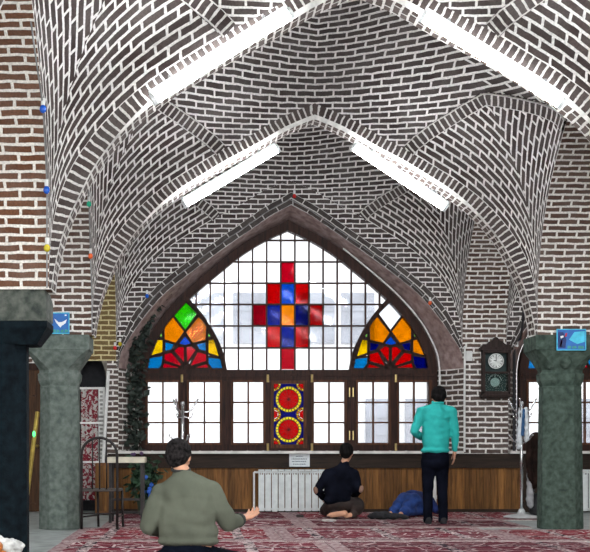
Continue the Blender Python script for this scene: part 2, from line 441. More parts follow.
# ------------------------------------------------------------------ the window wall (y = 18) with its arched openings
YW, YF = 18.0, 18.5
SW = YW/F
WI = catmull([Vector((h*SW, 0, Z(py, YW))) for h, py in ((0,205),(19,215),(38,228),(71,251),(101,273),(127,294),(147,317),(161,337),(170,352),(173,368))], 6)
WI = resample(WI, NQ)+[Vector((WI[-1].x, 0, .93))]
# window frame, outer and inner lines, as half width / height
SF = YF/F; WCX = CX+.015
FI = resample(catmull([Vector((h*SF, 0, Z(py, YF))) for h, py in ((0,231),(22,241),(45,255),(64,270),(82,285),(103,304),(122,326),(132,343),(138,357),(140,370))], 6), NQ)
FI += [Vector((FI[-1].x, 0, .97))]
FO = []
for i, p in enumerate(FI):
    a, b = FI[max(0, i-1)], FI[min(NQ+1, i+1)]
    t = (b-a).normalized(); n = Vector((-t.z, 0, t.x))
    if n.dot(Vector((p.x+.01, 0, p.z-2.0))) < 0: n = -n
    if i == 0: n = Vector((0, 0, 1.25))
    FO.append(p+n*.135)
FO[-1] = Vector((FI[-1].x+.135, 0, .93)); FO[-2].x = FO[-1].x
def window_bay(cx, niche=False):
    bm = bmesh.new(); uvl = bm.loops.layers.uv.new('UVMap')
    O = both(PROF, cx); I = both(WI[:-1], cx+.03)
    RG = []                                   # outer edge of the ring of stretchers
    for i, p in enumerate(WI[:-1]):
        a, b = WI[max(0, i-1)], WI[min(NQ, i+1)]
        t = (b-a).normalized(); n = Vector((-t.z, 0, t.x))
        if n.dot(Vector((p.x+.01, 0, p.z-2.0))) < 0: n = -n
        if i == 0: n = Vector((0, 0, 1.2))
        th = .165 if p.z > 2.9 else max(0.02, .165*(p.z-2.2)/.7)
        RG.append(p+n*th)
    R = both(RG, cx+.03); L = arc_len(I)
    va = [bm.verts.new(p) for p in at_y(I, YW)]; vb = [bm.verts.new(p) for p in at_y(R, YW)]; vo = [bm.verts.new(p) for p in at_y(O, YW+.001)]
    for i in range(len(I)-1):
        f = bm.faces.new((va[i], va[i+1], vb[i+1], vb[i])[::-1]); f.material_index = 1
        for l, t in zip(f.loops, ((L[i], 0), (L[i+1], 0), (L[i+1], .17), (L[i], .17))[::-1]): l[uvl].uv = t
        f = bm.faces.new((vb[i], vb[i+1], vo[i+1], vo[i])[::-1])
        for l in f.loops: l[uvl].uv = (l.vert.co.x, l.vert.co.z)
    # reveal: splayed from the wall face back to the window frame
    A = at_y(both(WI, cx+.03), YW); B = at_y(both(FO, cx+.015), YF+.12)
    LL = arc_len(A)
    a = [bm.verts.new(p) for p in A]; b = [bm.verts.new(p) for p in B]
    for i in range(len(A)-1):
        f = bm.faces.new((a[i], a[i+1], b[i+1], b[i])); low = A[i].z < 2.28 and A[i+1].z < 2.28
        f.material_index = 3 if low else 2
        for l, t in zip(f.loops, ((0, LL[i]), (0, LL[i+1]), (.6, LL[i+1]), (.6, LL[i]))): l[uvl].uv = t
    return bm
def flat_face(bm, uvl, x0, z0, x1, z1, y, mi=0):
    f = bm.faces.new([bm.verts.new(v) for v in ((x0,y,z0),(x1,y,z0),(x1,y,z1),(x0,y,z1))]); f.material_index = mi
    for l in f.loops: l[uvl].uv = (l.vert.co.x, l.vert.co.z)
WALLM = [M_VAULT, M_STRETCH, M_PINK, M_JAMB, M_JAMB, M_OCHRE]
for nm, cx in (('wall_back', CX), ('wall_back', CX+PITCH)):
    bm = window_bay(cx); uvl = bm.loops.layers.uv.verify()
    struct(nm, bm, WALLM)
# pilaster right of the window, and the wall below the sills
bm = bmesh.new(); uvl = bm.loops.layers.uv.new('UVMap')
xr = CX+WI[-1].x; xr2 = CX+PITCH-WI[-1].x
flat_face(bm, uvl, xr+.03, .0, xr2+.03, Z0+.6, YW+.002, 0)
flat_face(bm, uvl, CX-HX, 0, CX+PITCH+HX, .93, YW+.02, 0)
struct('wall_back', bm, M_JAMB)
# pilaster left of the window with its arched niche
NX0, NX1, NZ0, NZS, NZT = X(77, YW), X(107, YW), .0, Z(383, YW), Z(352, YW)
bm = bmesh.new(); uvl = bm.loops.layers.uv.new('UVMap')
xl = CX-WI[-1].x; xl2 = xl-.95
flat_face(bm, uvl, NX1, 0, xl+.03, Z0+.6, YW+.002, 0); flat_face(bm, uvl, xl2, 0, NX0, Z0+.6, YW+.002, 0)
NA = []
for k in range(13):
    t = -1+2*k/12; NA.append(Vector(((NX0+NX1)/2+t*(NX1-NX0)/2, YW+.002, NZS+(NZT-NZS)*(1-abs(t)**1.9)**.62)))
for p, q in zip(NA, NA[1:]):
    f = bm.faces.new([bm.verts.new(v) for v in (p, q, (q.x, q.y, Z0+.6), (p.x, p.y, Z0+.6))]); f.material_index = 1
    for l in f.loops: l[uvl].uv = (l.vert.co.x, l.vert.co.z)
ring = [Vector((NX0, YW, 0))]+NA+[Vector((NX1, YW, 0))]
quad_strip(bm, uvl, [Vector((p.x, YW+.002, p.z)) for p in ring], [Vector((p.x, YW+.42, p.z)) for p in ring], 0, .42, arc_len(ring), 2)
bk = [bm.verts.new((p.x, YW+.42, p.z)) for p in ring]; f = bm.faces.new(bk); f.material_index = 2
struct('wall_back', bm, [M_JAMB, plain('grey_worn_plaster', srgb(112, 106, 98), .9, var=.25, scale=10, bump=.4), plain('dark_niche', (.02, .02, .024), .9)])  # the inside of the niche is coloured near black all over
# plain brick filling of the left aisle's bay
bm = bmesh.new(); uvl = bm.loops.layers.uv.new('UVMap')
flat_face(bm, uvl, CX-PITCH-HX-.4, 0, xl2, 5.2, YW+.05, 0)
struct('wall_back', bm, M_PIER)
# springing stone of the left pilaster
bm = bmesh.new(); box(bm, (X(74, YW), YW-.03, Z(357, YW)), (X(111, YW), YW+.0, Z(341, YW)))
for n_ in (): pass
bm.free()

# sill, apron board and wainscot under the windows
bm = bmesh.new(); box(bm, (X(118, 18), 17.86, .885), (X(462, 18)-.0, 18.62, .925)); struct('trim_1', bm, M_MARBLE)
bm = bmesh.new(); box(bm, (X(508, 18), 17.86, .885), (CX+PITCH+2.6, 18.62, .925)); struct('trim_2', bm, M_MARBLE)
bm = bmesh.new(); box(bm, (X(108, 18), 17.93, .685), (X(521, 18), 18.0, .885)); box(bm, (X(108, 18), 17.915, .668), (X(521, 18), 18.0, .69))
struct('trim_3', bm, M_APRON)
bm = bmesh.new(); box(bm, (X(521, 18)+.01, 17.96, .685), (CX+PITCH+2.6, 18.0, .885)); struct('trim_4', bm, M_APRON)
bm = bmesh.new(); x = X(108, 18)
while x < X(521, 18)-.02:
    x2 = min(x+.105, X(521, 18)); box(bm, (x+.003, 17.95, .0), (x2-.003, 18.0, .668)); x = x2
box(bm, (X(108, 18), 17.965, 0), (X(521, 18), 18.0, .668))
struct('trim_5', bm, M_PLANK)
bm = bmesh.new(); box(bm, (X(521, 18), 17.975, 0), (CX+PITCH+2.6, 18.0, .685)); struct('trim_6', bm, M_APRON)
bm = bmesh.new(); box(bm, (X(108, 18), 17.93, 0), (X(521, 18), 17.95, .05)); struct('baseboard_back', bm, M_APRON)
# old wooden door in the left aisle, seen through the gap between the two left columns
bm = bmesh.new(); dx0, dx1 = -3.35, -2.28
box(bm, (dx0, 17.94, 0), (dx0+.1, 18.05, 2.25)); box(bm, (dx1-.1, 17.94, 0), (dx1, 18.05, 2.25)); box(bm, (dx0, 17.94, 2.15), (dx1, 18.05, 2.25))
d = struct('door_1', bm, M_DARKW)
bm = bmesh.new(); box(bm, (dx0+.1, 17.97, 0.01), (dx1-.1, 18.03, 2.15))
for zz in (.12, 1.0, 1.75):
    box(bm, (dx0+.2, 17.955, zz), (dx1-.2, 17.975, zz+.02))
obj('door_panel', bm, M_DOORW, d)
bm = bmesh.new(); ball(bm, (dx1-.17, 17.93, 1.0), .03); obj('door_knob', bm, plain('brass', (.5, .36, .12), .3, 1.0), d, True)

# ------------------------------------------------------------------ windows
G_CLEAR = glass('clear_glass', (.97, .98, .99), .02, .985)
GL = {'r': glass('red_glass', (.60, .005, .022)), 'p': glass('crimson_glass', (.58, .007, .085)), 'b': glass('blue_glass', (.008, .085, .40)),
      'n': glass('navy_glass', (.010, .035, .30)), 'a': glass('amber_glass', (.76, .40, .006)), 'y': glass('yellow_glass', (.82, .64, .015)),
      'c': glass('sky_blue_glass', (.03, .36, .60)), 'g': glass('green_glass', (.12, .62, .02)), 'l': glass('pale_green_glass', (.48, .80, .30)),
      'h': glass('lemon_glass', (.80, .74, .14)), 'w': glass('white_glass', (.93, .95, .97), .012, .96), 'k': glass('azure_glass', (.02, .2, .58))}
CNAME = {'r': 'red', 'p': 'crimson', 'b': 'blue', 'n': 'navy', 'a': 'amber', 'y': 'yellow', 'c': 'sky blue', 'g': 'green', 'l': 'pale green', 'w': 'white', 'k': 'azure'}
def FX(px): return X(px, YF)
def FZ(py): return Z(py, YF)
def make_window(name):
    # arched outer frame with the transom
    bm = bmesh.new(); uvl = bm.loops.layers.uv.new('UVMap')
    I = both(FI, WCX); O = both(FO, WCX)
    for A, B, y, z, fl in ((I, O, YF-.06, YF-.06, False), (I, I, YF-.06, YF+.1, True), (O, O, YF-.06, YF+.1, False), (I, O, YF+.1, YF+.1, True)):
        quad_strip(bm, uvl, at_y(A, y), at_y(B, z), 0, 1, arc_len(A), 0, not fl)
    xa, xb = WCX-FO[-1].x, WCX+FO[-1].x
    box(bm, (xa+.05, YF-.075, FZ(381)), (xb-.05, YF+.09, FZ(370)))
    box(bm, (xa+.02, YF-.09, FZ(376.5)), (xb-.02, YF-.07, FZ(374)))
    box(bm, (xa+.05, YF-.07, .926), (xb-.05, YF+.09, FZ(444.2)))
    posts = [(180, 187.5), (221.5, 231), (265, 272), (304.5, 311.5), (346, 355.5), (390, 396.5)]
    for a, b in posts: box(bm, (FX(a), YF-.06, FZ(450)), (FX(b), YF+.08, FZ(380)))
    w = struct(name, bm, M_DARKW)
    # casements
    for (a, b) in ((148, 178), (189.3, 219.6), (233.3, 263), (313.5, 344), (357.5, 388), (398.4, 428.5)):
        bm = bmesh.new(); x0, x1 = FX(a), FX(b); z0, z1 = FZ(442.8), FZ(382.3); e = .035; y0, y1 = YF-.085, YF+.02
        for q in (((x0-e, y0, z0-e), (x0, y1, z1+e)), ((x1, y0, z0-e), (x1+e, y1, z1+e)), ((x0, y0, z0-e), (x1, y1, z0)), ((x0, y0, z1), (x1, y1, z1+e))): box(bm, *q)
        box(bm, ((x0+x1)/2-.013, y0+.02, z0), ((x0+x1)/2+.013, y1-.02, z1))
        for k in (1, 2): zz = z0+(z1-z0)*k/3; box(bm, (x0, y0+.025, zz-.012), (x1, y1-.025, zz+.012))
        cf = obj('casement', bm, M_MIDW, w)
        bm = bmesh.new(); box(bm, (x0-.01, YF-.012, z0-.01), (x1+.01, YF-.004, z1+.01)); obj('glass_panes', bm, G_CLEAR, cf)
    brs = plain('brass_hinge', (.62, .47, .2), .35, .9) if 'M_BRASS' not in globals() else M_BRASS
    globals()['M_BRASS'] = brs
    for px in (182, 267.5, 311.5, 395):
        for py in (378.5, 447):
            bm = bmesh.new(); tube(bm, [(FX(px), YF-.085, FZ(py+4)), (FX(px), YF-.085, FZ(py-3.5))], .02, 8)
            tag(obj('hinge', bm, brs, w), 'brass hinge')
    for py in (392, 435):
        bm = bmesh.new()
        for px in (349, 352.5): box(bm, (FX(px)-.007, YF-.085, FZ(py+5)), (FX(px)+.007, YF-.06, FZ(py-4)))
        tag(obj('hinge', bm, brs, w), 'pale strap hinge')
    # upper tracery: upright and level glazing bars, the two fan curves
    fan = [Vector((h*SF, 0, FZ(py))) for h, py in ((101, 299.5), (84.5, 319), (72.5, 339), (66, 355), (63, 370))]
    fan = resample(catmull(fan, 6), 16)
    def fan_x(z):
        if z >= fan[0].z: return 9
        for a, b in zip(fan, fan[1:]):
            if z >= b.z: return a.x+(b.x-a.x)*(a.z-z)/max(1e-9, a.z-b.z)
        return fan[-1].x
    def arch_x(z):
        for a, b in zip(FI, FI[1:]):
            if z >= b.z: return a.x+(b.x-a.x)*(a.z-z)/max(1e-9, a.z-b.z) if z <= a.z else 0
        return FI[-1].x
    def arch_z(h):
        for a, b in zip(FI, FI[1:]):
            if h <= b.x: return a.z+(b.z-a.z)*(h-a.x)/max(1e-9, b.x-a.x)
        return FZ(370)
    def fan_z(h):
        if h <= fan[-1].x: return FZ(370)
        for a, b in zip(fan, fan[1:]):
            if h <= a.x and h >= b.x: return a.z+(b.z-a.z)*(a.x-h)/max(1e-9, a.x-b.x)
        return 99
    bm = bmesh.new()
    for k in range(-7, 7):
        h = (k+.5)*14.1*SF; zb, zt = fan_z(abs(h)), arch_z(abs(h))
        if zb < zt-.02: box(bm, (WCX+h-.013, YF-.03, zb), (WCX+h+.013, YF+.03, zt+.02))
    for py in (240.5, 262, 283.3, 304.5, 326, 348):
        z = FZ(py); xm = min(fan_x(z), arch_x(z)+.02); box(bm, (WCX-xm, YF-.026, z-.012), (WCX+xm, YF+.026, z+.012))
    obj('glazing_bars', bm, M_DARKW, w)
    for s in (-1, 1):
        bm = bmesh.new(); pts = [Vector((WCX+s*p.x, YF-.02, p.z)) for p in fan]
        for p, q in zip(pts, pts[1:]): bar(bm, p, q, .062, .12)
        obj('fan_curve', bm, M_DARKW, w)
    # clear sheet behind the bars
    bm = bmesh.new(); prism(bm, [(p.x, p.z) for p in both([Vector((p.x+.03, 0, p.z+.03)) for p in FI[:-1]], WCX)], YF+.034, YF+.04)
    obj('glass_panes', bm, G_CLEAR, w)
    # the stained cross of thirteen panes
    col_x = lambda k: (WCX+(k-.5)*14.1*SF, WCX+(k+.5)*14.1*SF)
    rows = [(262, 283.3), (283.3, 304.5), (304.5, 326), (326, 348), (348, 370)]
    cells = [(0, 0, 'p'), (1, -1, 'r'), (1, 0, 'k'), (1, 1, 'r'), (2, -2, 'p'), (2, -1, 'b'), (2, 0, 'a'), (2, 1, 'n'), (2, 2, 'r'), (3, -1, 'r'), (3, 0, 'b'), (3, 1, 'r'), (4, 0, 'p')]
    for r, k, c in cells:
        x0, x1 = col_x(k); z1, z0 = FZ(rows[r][0]), FZ(rows[r][1]); bm = bmesh.new()
        box(bm, (x0+.012, YF-.004, z0+.011), (x1-.012, YF+.006, z1-.011)); tag(obj('cross_pane', bm, GL[c], w), CNAME[c]+' glass pane of the cross')
    # the two corner fans
    zf = lambda p: (140+p[0]/6.49, 290+p[1]/6.49)
    polys = [('g', [(300,75),(380,155),(302,262),(222,158)]), ('a', [(215,165),(295,270),(240,345),(165,320),(165,215)]), ('a', [(385,175),(440,225),(435,325),(350,345),(305,275)]),
        ('l', [(155,255),(155,310),(128,305)]), ('l', [(448,262),(475,305),(445,312)]), ('k', [(300,295),(345,350),(300,362),(255,350)]),
        ('c', [(168,335),(232,350),(215,390),(168,400)]), ('c', [(438,335),(438,400),(390,390),(370,350)]),
        ('y', [(120,320),(158,325),(158,405),(75,430)]), ('y', [(448,325),(490,320),(525,435),(448,410)]),
        ('c', [(70,440),(158,425),(150,490),(140,512),(55,512)]), ('c', [(448,435),(530,445),(545,512),(475,512),(450,480)]),
        ('p', [(165,470),(270,500),(265,510),(145,510)]), ('p', [(165,460),(165,415),(215,405),(285,490),(270,497)]), ('p', [(225,395),(260,365),(297,370),(297,480)]),
        ('p', [(305,370),(340,362),(375,390),(310,480)]), ('p', [(380,400),(440,415),(440,465),(330,497)]), ('p', [(440,475),(460,510),(330,510)])]
    right = ['w', 'a', 'a', 'l', 'l', 'k', 'n', 'n', 'a', 'y', 'n', 'c', 'r', 'r', 'r', 'r', 'r', 'r']
    for s in (-1, 1):
        lead = bmesh.new()
        for k, (c, pts) in enumerate(polys):
            if s == 1: c = right[k]
            P = []
            for p in pts:
                u, v = zf(p); h = (289-u)*SF; P.append((WCX-h if s == -1 else WCX+h, FZ(v)))
            if s == 1: P = P[::-1]
            ctr = (sum(p[0] for p in P)/len(P), sum(p[1] for p in P)/len(P))
            Q = [(ctr[0]+(p[0]-ctr[0])*1.08, ctr[1]+(p[1]-ctr[1])*1.08) for p in P]
            bm = bmesh.new(); prism(bm, Q, YF-.004, YF+.006); tag(obj('fan_pane', bm, GL[c], w), CNAME[c]+' glass pane of the corner fan')
            for a, b in zip(Q, Q[1:]+Q[:1]): bar(lead, (a[0], YF-.008, a[1]), (b[0], YF-.008, b[1]), .034, .03)
        for pts in ([(250,523),(350,523),(322,466),(280,466)], [(240,345),(262,352),(262,368),(222,398),(213,392),(234,352)], [(345,345),(368,350),(390,392),(380,398),(340,366),(340,352)]):
            P = []
            for p in pts:
                u, v = zf(p); h = (289-u)*SF; P.append((WCX-h if s == -1 else WCX+h, FZ(v)))
            prism(lead, P, YF-.02, YF+.004)
        obj('leading', lead, M_DARKW, w)
    # the medallion panel: two red roundels in a beaded ring on blue
    bm = bmesh.new(); x0, x1, z0, z1 = FX(273.7), FX(303.3), FZ(445), FZ(384); e = .05
    for q in (((x0-e, YF-.085, z0-e), (x0, YF+.02, z1+e)), ((x1, YF-.085, z0-e), (x1+e, YF+.02, z1+e)), ((x0, YF-.085, z0-e), (x1, YF+.02, z0)), ((x0, YF-.085, z1), (x1, YF+.02, z1+e))): box(bm, *q)
    pf = obj('medallion_panel', bm, M_MIDW, w)
    bs = {c: bmesh.new() for c in 'rya'}; lead = bmesh.new()
    def sector(bm, cx, cz, r0, r1, a0, a1, yy):
        n = 3; P = [(cx+r0*math.cos(a0+(a1-a0)*k/n), cz+r0*math.sin(a0+(a1-a0)*k/n)) for k in range(n+1)]+[(cx+r1*math.cos(a1+(a0-a1)*k/n), cz+r1*math.sin(a1+(a0-a1)*k/n)) for k in range(n+1)]
        P = [(min(x1, max(x0, a)), min(z1, max(z0, b))) for a, b in P]
        prism(bm, P, yy, yy+.006)
    xm = (x0+x1)/2; ry = FX(10)-FX(0)
    for cz in (FZ(399.3), FZ(429.6)):
        for k in range(14): sector(bs['r'], xm, cz, .012, 9.6*SF, 2*PI*k/14, 2*PI*(k+1)/14, YF-.014)
        for k in range(14): a = 2*PI*k/14; bar(lead, (xm+.02*math.cos(a), YF-.013, cz+.02*math.sin(a)), (xm+9.4*SF*math.cos(a), YF-.013, cz+9.4*SF*math.sin(a)), .005, .012)
        for k in range(24): sector(bs['y'], xm, cz, 10.3*SF, 12.8*SF, 2*PI*(k+.14)/24, 2*PI*(k+.86)/24, YF-.014)
        tube(lead, [(xm+9.9*SF*math.cos(t*PI/12), YF-.014, cz+9.9*SF*math.sin(t*PI/12)) for t in range(25)], .005, 6)
        ball(lead, (xm, YF-.014, cz), .02, 1)
        for k in range(24):
            a = 2*PI*k/24; bar(lead, (xm+10.0*SF*math.cos(a), YF-.011, cz+10.0*SF*math.sin(a)), (xm+12.9*SF*math.cos(a), YF-.011, cz+12.9*SF*math.sin(a)), .012, .012)
        tube(lead, [(min(x1, max(x0, xm+13.0*SF*math.cos(t*PI/12))), YF-.012, cz+13.0*SF*math.sin(t*PI/12)) for t in range(25)], .005, 6)
        tube(lead, [(xm+10.1*SF*math.cos(t*PI/12), YF-.012, cz+10.1*SF*math.sin(t*PI/12)) for t in range(25)], .006, 6)
    zm = (FZ(399.3)+FZ(429.6))/2
    for cx_, cz_, a0, a1 in ((x0, z1, -PI/2, 0), (x1, z1, PI, 1.5*PI), (x0, z0, 0, PI/2), (x1, z0, PI/2, PI), (x0, zm, -PI/2, PI/2), (x1, zm, PI/2, 1.5*PI)):
        sector(bs['r'], cx_, cz_, .004, 4.6*SF, a0, a1, YF-.014)
        n = 5 if a1-a0 < 2 else 9
        for rr_ in (4.8, 7.2): tube(lead, [(cx_+rr_*SF*math.cos(a0+(a1-a0)*t/8), YF-.012, cz_+rr_*SF*math.sin(a0+(a1-a0)*t/8)) for t in range(9)], .006, 6)
        for k in range(1, n):
            a = a0+(a1-a0)*k/n; bar(lead, (cx_+5*SF*math.cos(a), YF-.011, cz_+5*SF*math.sin(a)), (cx_+7.2*SF*math.cos(a), YF-.011, cz_+7.2*SF*math.sin(a)), .012, .012)
        for k in range(n): sector(bs['a'] if k % 2 else bs['y'], cx_, cz_, 5.0*SF, 7.2*SF, a0+(a1-a0)*(k+.1)/n, a0+(a1-a0)*(k+.9)/n, YF-.014)
    bm = bmesh.new(); nx, nz = 44, 90
    for i in range(nx):
        for j in range(nz):
            a, b = x0+(x1-x0)*(i+.5)/nx, z0+(z1-z0)*(j+.5)/nz
            if min(math.hypot(a-xm, b-FZ(399.3)), math.hypot(a-xm, b-FZ(429.6))) < 12.8*SF: continue
            if min(math.hypot(a-p, b-q) for p in (x0, x1) for q in (z0, zm, z1)) < 7.2*SF: continue
            u, v = (x1-x0)/nx/2, (z1-z0)/nz/2
            bm.faces.new([bm.verts.new(t) for t in ((a-u, YF-.011, b-v), (a+u, YF-.011, b-v), (a+u, YF-.011, b+v), (a-u, YF-.011, b+v))])
    bmesh.ops.remove_doubles(bm, verts=bm.verts, dist=1e-4)
    g = bmesh.ops.extrude_face_region(bm, geom=list(bm.faces)); bmesh.ops.translate(bm, vec=(0, .006, 0), verts=[e for e in g['geom'] if isinstance(e, bmesh.types.BMVert)])
    tag(obj('medallion_glass', bm, GL['n'], pf), 'blue glass ground')
    for c, nm in (('r', 'red roundels and corners'), ('y', 'yellow beads'), ('a', 'amber beads')): tag(obj('medallion_glass', bs[c], GL['h' if c == 'y' else c], pf), nm)
    obj('medallion_leading', lead, M_DARKW, pf)
    return w
win = make_window('window_1')
w2 = copy_tree(win); w2.name = 'window_2'; w2.location = (PITCH, 0, 0)

# pale building across the street, seen faintly through the panes
bm = bmesh.new(); box(bm, (-9, 27, -1), (16, 31, 6.2))
M_FAC = plain('pale_facade', (.70, .70, .71), .9, var=.04, scale=2)
fac = thing('building', 'pale overexposed building seen through the clear window panes', 'building', (3.5, 27, 0))
obj('wall', bm, M_FAC, fac)
M_FWIN = plain('facade_window', (.24, .26, .31), .5, var=.12, scale=3)
for x, zz_ in ((-.2, 1), (.75, 1), (2.3, 1), (3.2, 1), (3.75, 0), (4.65, 0), (5.5, 0), (6.7, 0), (8.1, 0), (8.1, 1)):
    for z0, z1 in ((.9, 2.1), (3.35, 4.5))[zz_:zz_+1]:
        bm = bmesh.new(); box(bm, (x, 26.93, z0), (x+.75, 27.0, z1))
        for k in range(1, 3): box(bm, (x, 26.9, z0+(z1-z0)*k/3-.03), (x+.75, 26.93, z0+(z1-z0)*k/3+.03))
        obj('window', bm, M_FWIN, fac)
# ground outside
bm = bmesh.new(); box(bm, (-12, 18.7, -.3), (18, 27, -.15))
struct('ground', bm, plain('street', (.5, .5, .5), .9))
WORLD = 2.5; EXPO = 0.55
# ------------------------------------------------------------------ fluorescent lamps under the arches
M_TUBE = emit('lit_fluorescent_tube', (.93, .97, 1.0), 75.0)
M_BATTEN = plain('white_enamel_batten', (.7, .72, .72), .4)
M_GREYM = plain('grey_bracket', (.25, .25, .25), .5, .6)
def lamp(p, q, y, label, group='fluorescent lamps under the brick arches'):
    p = Vector(p); q = Vector(q); c = (p+q)/2
    t = thing('fluorescent_lamp', label, 'lamp', tuple(c), group)
    d = (q-p).normalized(); n = Vector((-d.z, 0, d.x)); n = n if n.z > 0 else -n
    bm = bmesh.new(); bar(bm, p+n*.04+Vector((0, .01, 0)), q+n*.04+Vector((0, .01, 0)), .035, .075); obj('batten', bm, M_BATTEN, t, bevel=.006)
    bm = bmesh.new(); tube(bm, [p-n*.018, q-n*.018], .045, 14); obj('tube', bm, M_TUBE, t, True)
    for e in (p, q):
        bm = bmesh.new(); s = (c-e).normalized(); tube(bm, [e-s*.025-n*.02, e+s*.012-n*.02], .050, 14); obj('end_cap', bm, M_BATTEN, t)
        bm = bmesh.new(); box(bm, tuple(e+s*.2+n*.06+Vector((-.012, 0, -.01))), tuple(e+s*.2+n*.06+Vector((.012, .14, .03)))); obj('bracket', bm, M_GREYM, t)
    return t
for y, (a, b, c, d), nm in ((9.9, ((153, 97), (288, 12), (425, 15), (562, 101)), 'nearest brick arch'), (13.89, ((184, 202.5), (276, 147.5), (355, 146), (446, 206)), 'arch between the stone columns')):
    lamp(W(*a, y), W(*b, y), y, 'glowing fluorescent lamp under the left side of the '+nm)
    lamp(W(*c, y), W(*d, y), y, 'glowing fluorescent lamp under the right side of the '+nm)
l0 = [o for o in C.objects if o.name.startswith('fluorescent_lamp')]
for src, dst in ((0, -4), (1, -4), (0, -8), (1, -8)):
    c = copy_tree(l0[src]); c.location.y += dst
    c['label'] = 'fluorescent lamp on an arch behind the photographer, %s side, %s arch' % ('left' if src == 0 else 'right', 'first' if dst == -4 else 'second')
for src, dx, wh in ((2, PITCH, 'right'), (3, -PITCH, 'left'), (0, PITCH, 'right'), (1, -PITCH, 'left')):
    c = copy_tree(l0[src]); c.location.x += dx
    c['label'] = 'fluorescent lamp in the %s aisle beyond the piers on its %s arch' % (wh, 'far' if src > 1 else 'near')
# ------------------------------------------------------------------ stone columns
def octa(bm, c, rings, mi=0, sy=1.0):
    """stack of eight-sided rings (half width, corner fraction k, z): k=.414 octagon, k->1 square"""
    R = []
    for a, k, z in rings:
        R.append([bm.verts.new((c[0]+u*a, c[1]+v*a*sy, z)) for u, v in ((1,-k),(1,k),(k,1),(-k,1),(-1,k),(-1,-k),(-k,-1),(k,-1))])
    for i in range(len(R)-1):
        for j in range(8): bm.faces.new((R[i][j], R[i][(j+1) % 8], R[i+1][(j+1) % 8], R[i+1][j])).material_index = mi
    bm.faces.new(R[0][::-1]); bm.faces.new(R[-1])
def column(c, label, mat, cap, a0=.27, a1=.245, ah=.37, lobe=.0):
    t = thing('stone_column', label, 'column', (c[0], c[1], 0), None)
    bm = bmesh.new(); octa(bm, c, [(a0, .43, 0), (a0, .43, .05), ((a0+a1)/2, .42, .9), (a1, .42, 1.66), (a1+.004, .42, 1.70)]); obj('shaft', bm, mat, t, bevel=.012)
    bm = bmesh.new()
    octa(bm, c, [(a1-.01, .42, 1.68), (a1+.005, .42, 1.72), (a1+.025, .44, 1.77), (a1+.03, .46, 1.84), (a1+.012, .46, 1.86), (a1+.012, .47, 1.89), (a1+.03, .52, 1.92), (ah-.045, .80, 2.05), (ah-.015, .96, 2.115)], sy=.8)
    # carved lobes between the octagon and the square block
    for k in range(8 if lobe else 0):
        an = PI/4*k; r = a1+.012
        ball(bm, (c[0]+r*math.cos(an), c[1]+r*.85*math.sin(an), 1.99), (.075, .075, .10), 2)
    obj('capital', bm, cap, t)
    bm = bmesh.new(); octa(bm, c, [(ah-.01, .985, 2.115), (ah, .985, 2.125), (ah, .985, 2.285), (ah-.012, .985, 2.295)], sy=.75); obj('abacus', bm, cap, t, bevel=.01)
    return t
PX1, PX2 = (XL0+XL1)/2, (XR0+XR1)/2
M_CAP_G = plain('grey_green_capital', srgb(116, 125, 119), .8, var=.2, scale=16, bump=.5, c2=srgb(82, 93, 87), spec=.15)
column((-1.675, 14.25), 'pale grey-green octagonal stone column between the dark near column and the metal chair', M_STONE, M_CAP_G, .24, .225, .375)
column((4.31, 14.25), 'dark green octagonal stone column right of the coat stand with a blue poster on its capital', M_STONE_D, M_STONE_D, .25, .23, .365, .07)
# the near column is thinner, under a big rough block
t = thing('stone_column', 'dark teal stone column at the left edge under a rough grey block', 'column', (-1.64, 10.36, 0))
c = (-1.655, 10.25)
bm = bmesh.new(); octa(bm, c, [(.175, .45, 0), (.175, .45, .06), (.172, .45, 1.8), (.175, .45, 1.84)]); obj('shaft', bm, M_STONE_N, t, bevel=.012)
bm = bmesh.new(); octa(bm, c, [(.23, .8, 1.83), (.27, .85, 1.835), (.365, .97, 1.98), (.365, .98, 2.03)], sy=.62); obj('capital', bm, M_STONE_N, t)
bm = bmesh.new(); octa(bm, c, [(.35, .98, 2.03), (.362, .98, 2.06), (.362, .97, 2.22), (.34, .96, 2.30)], sy=.64); obj('abacus', bm, M_STONE_CAP, t, bevel=.02)
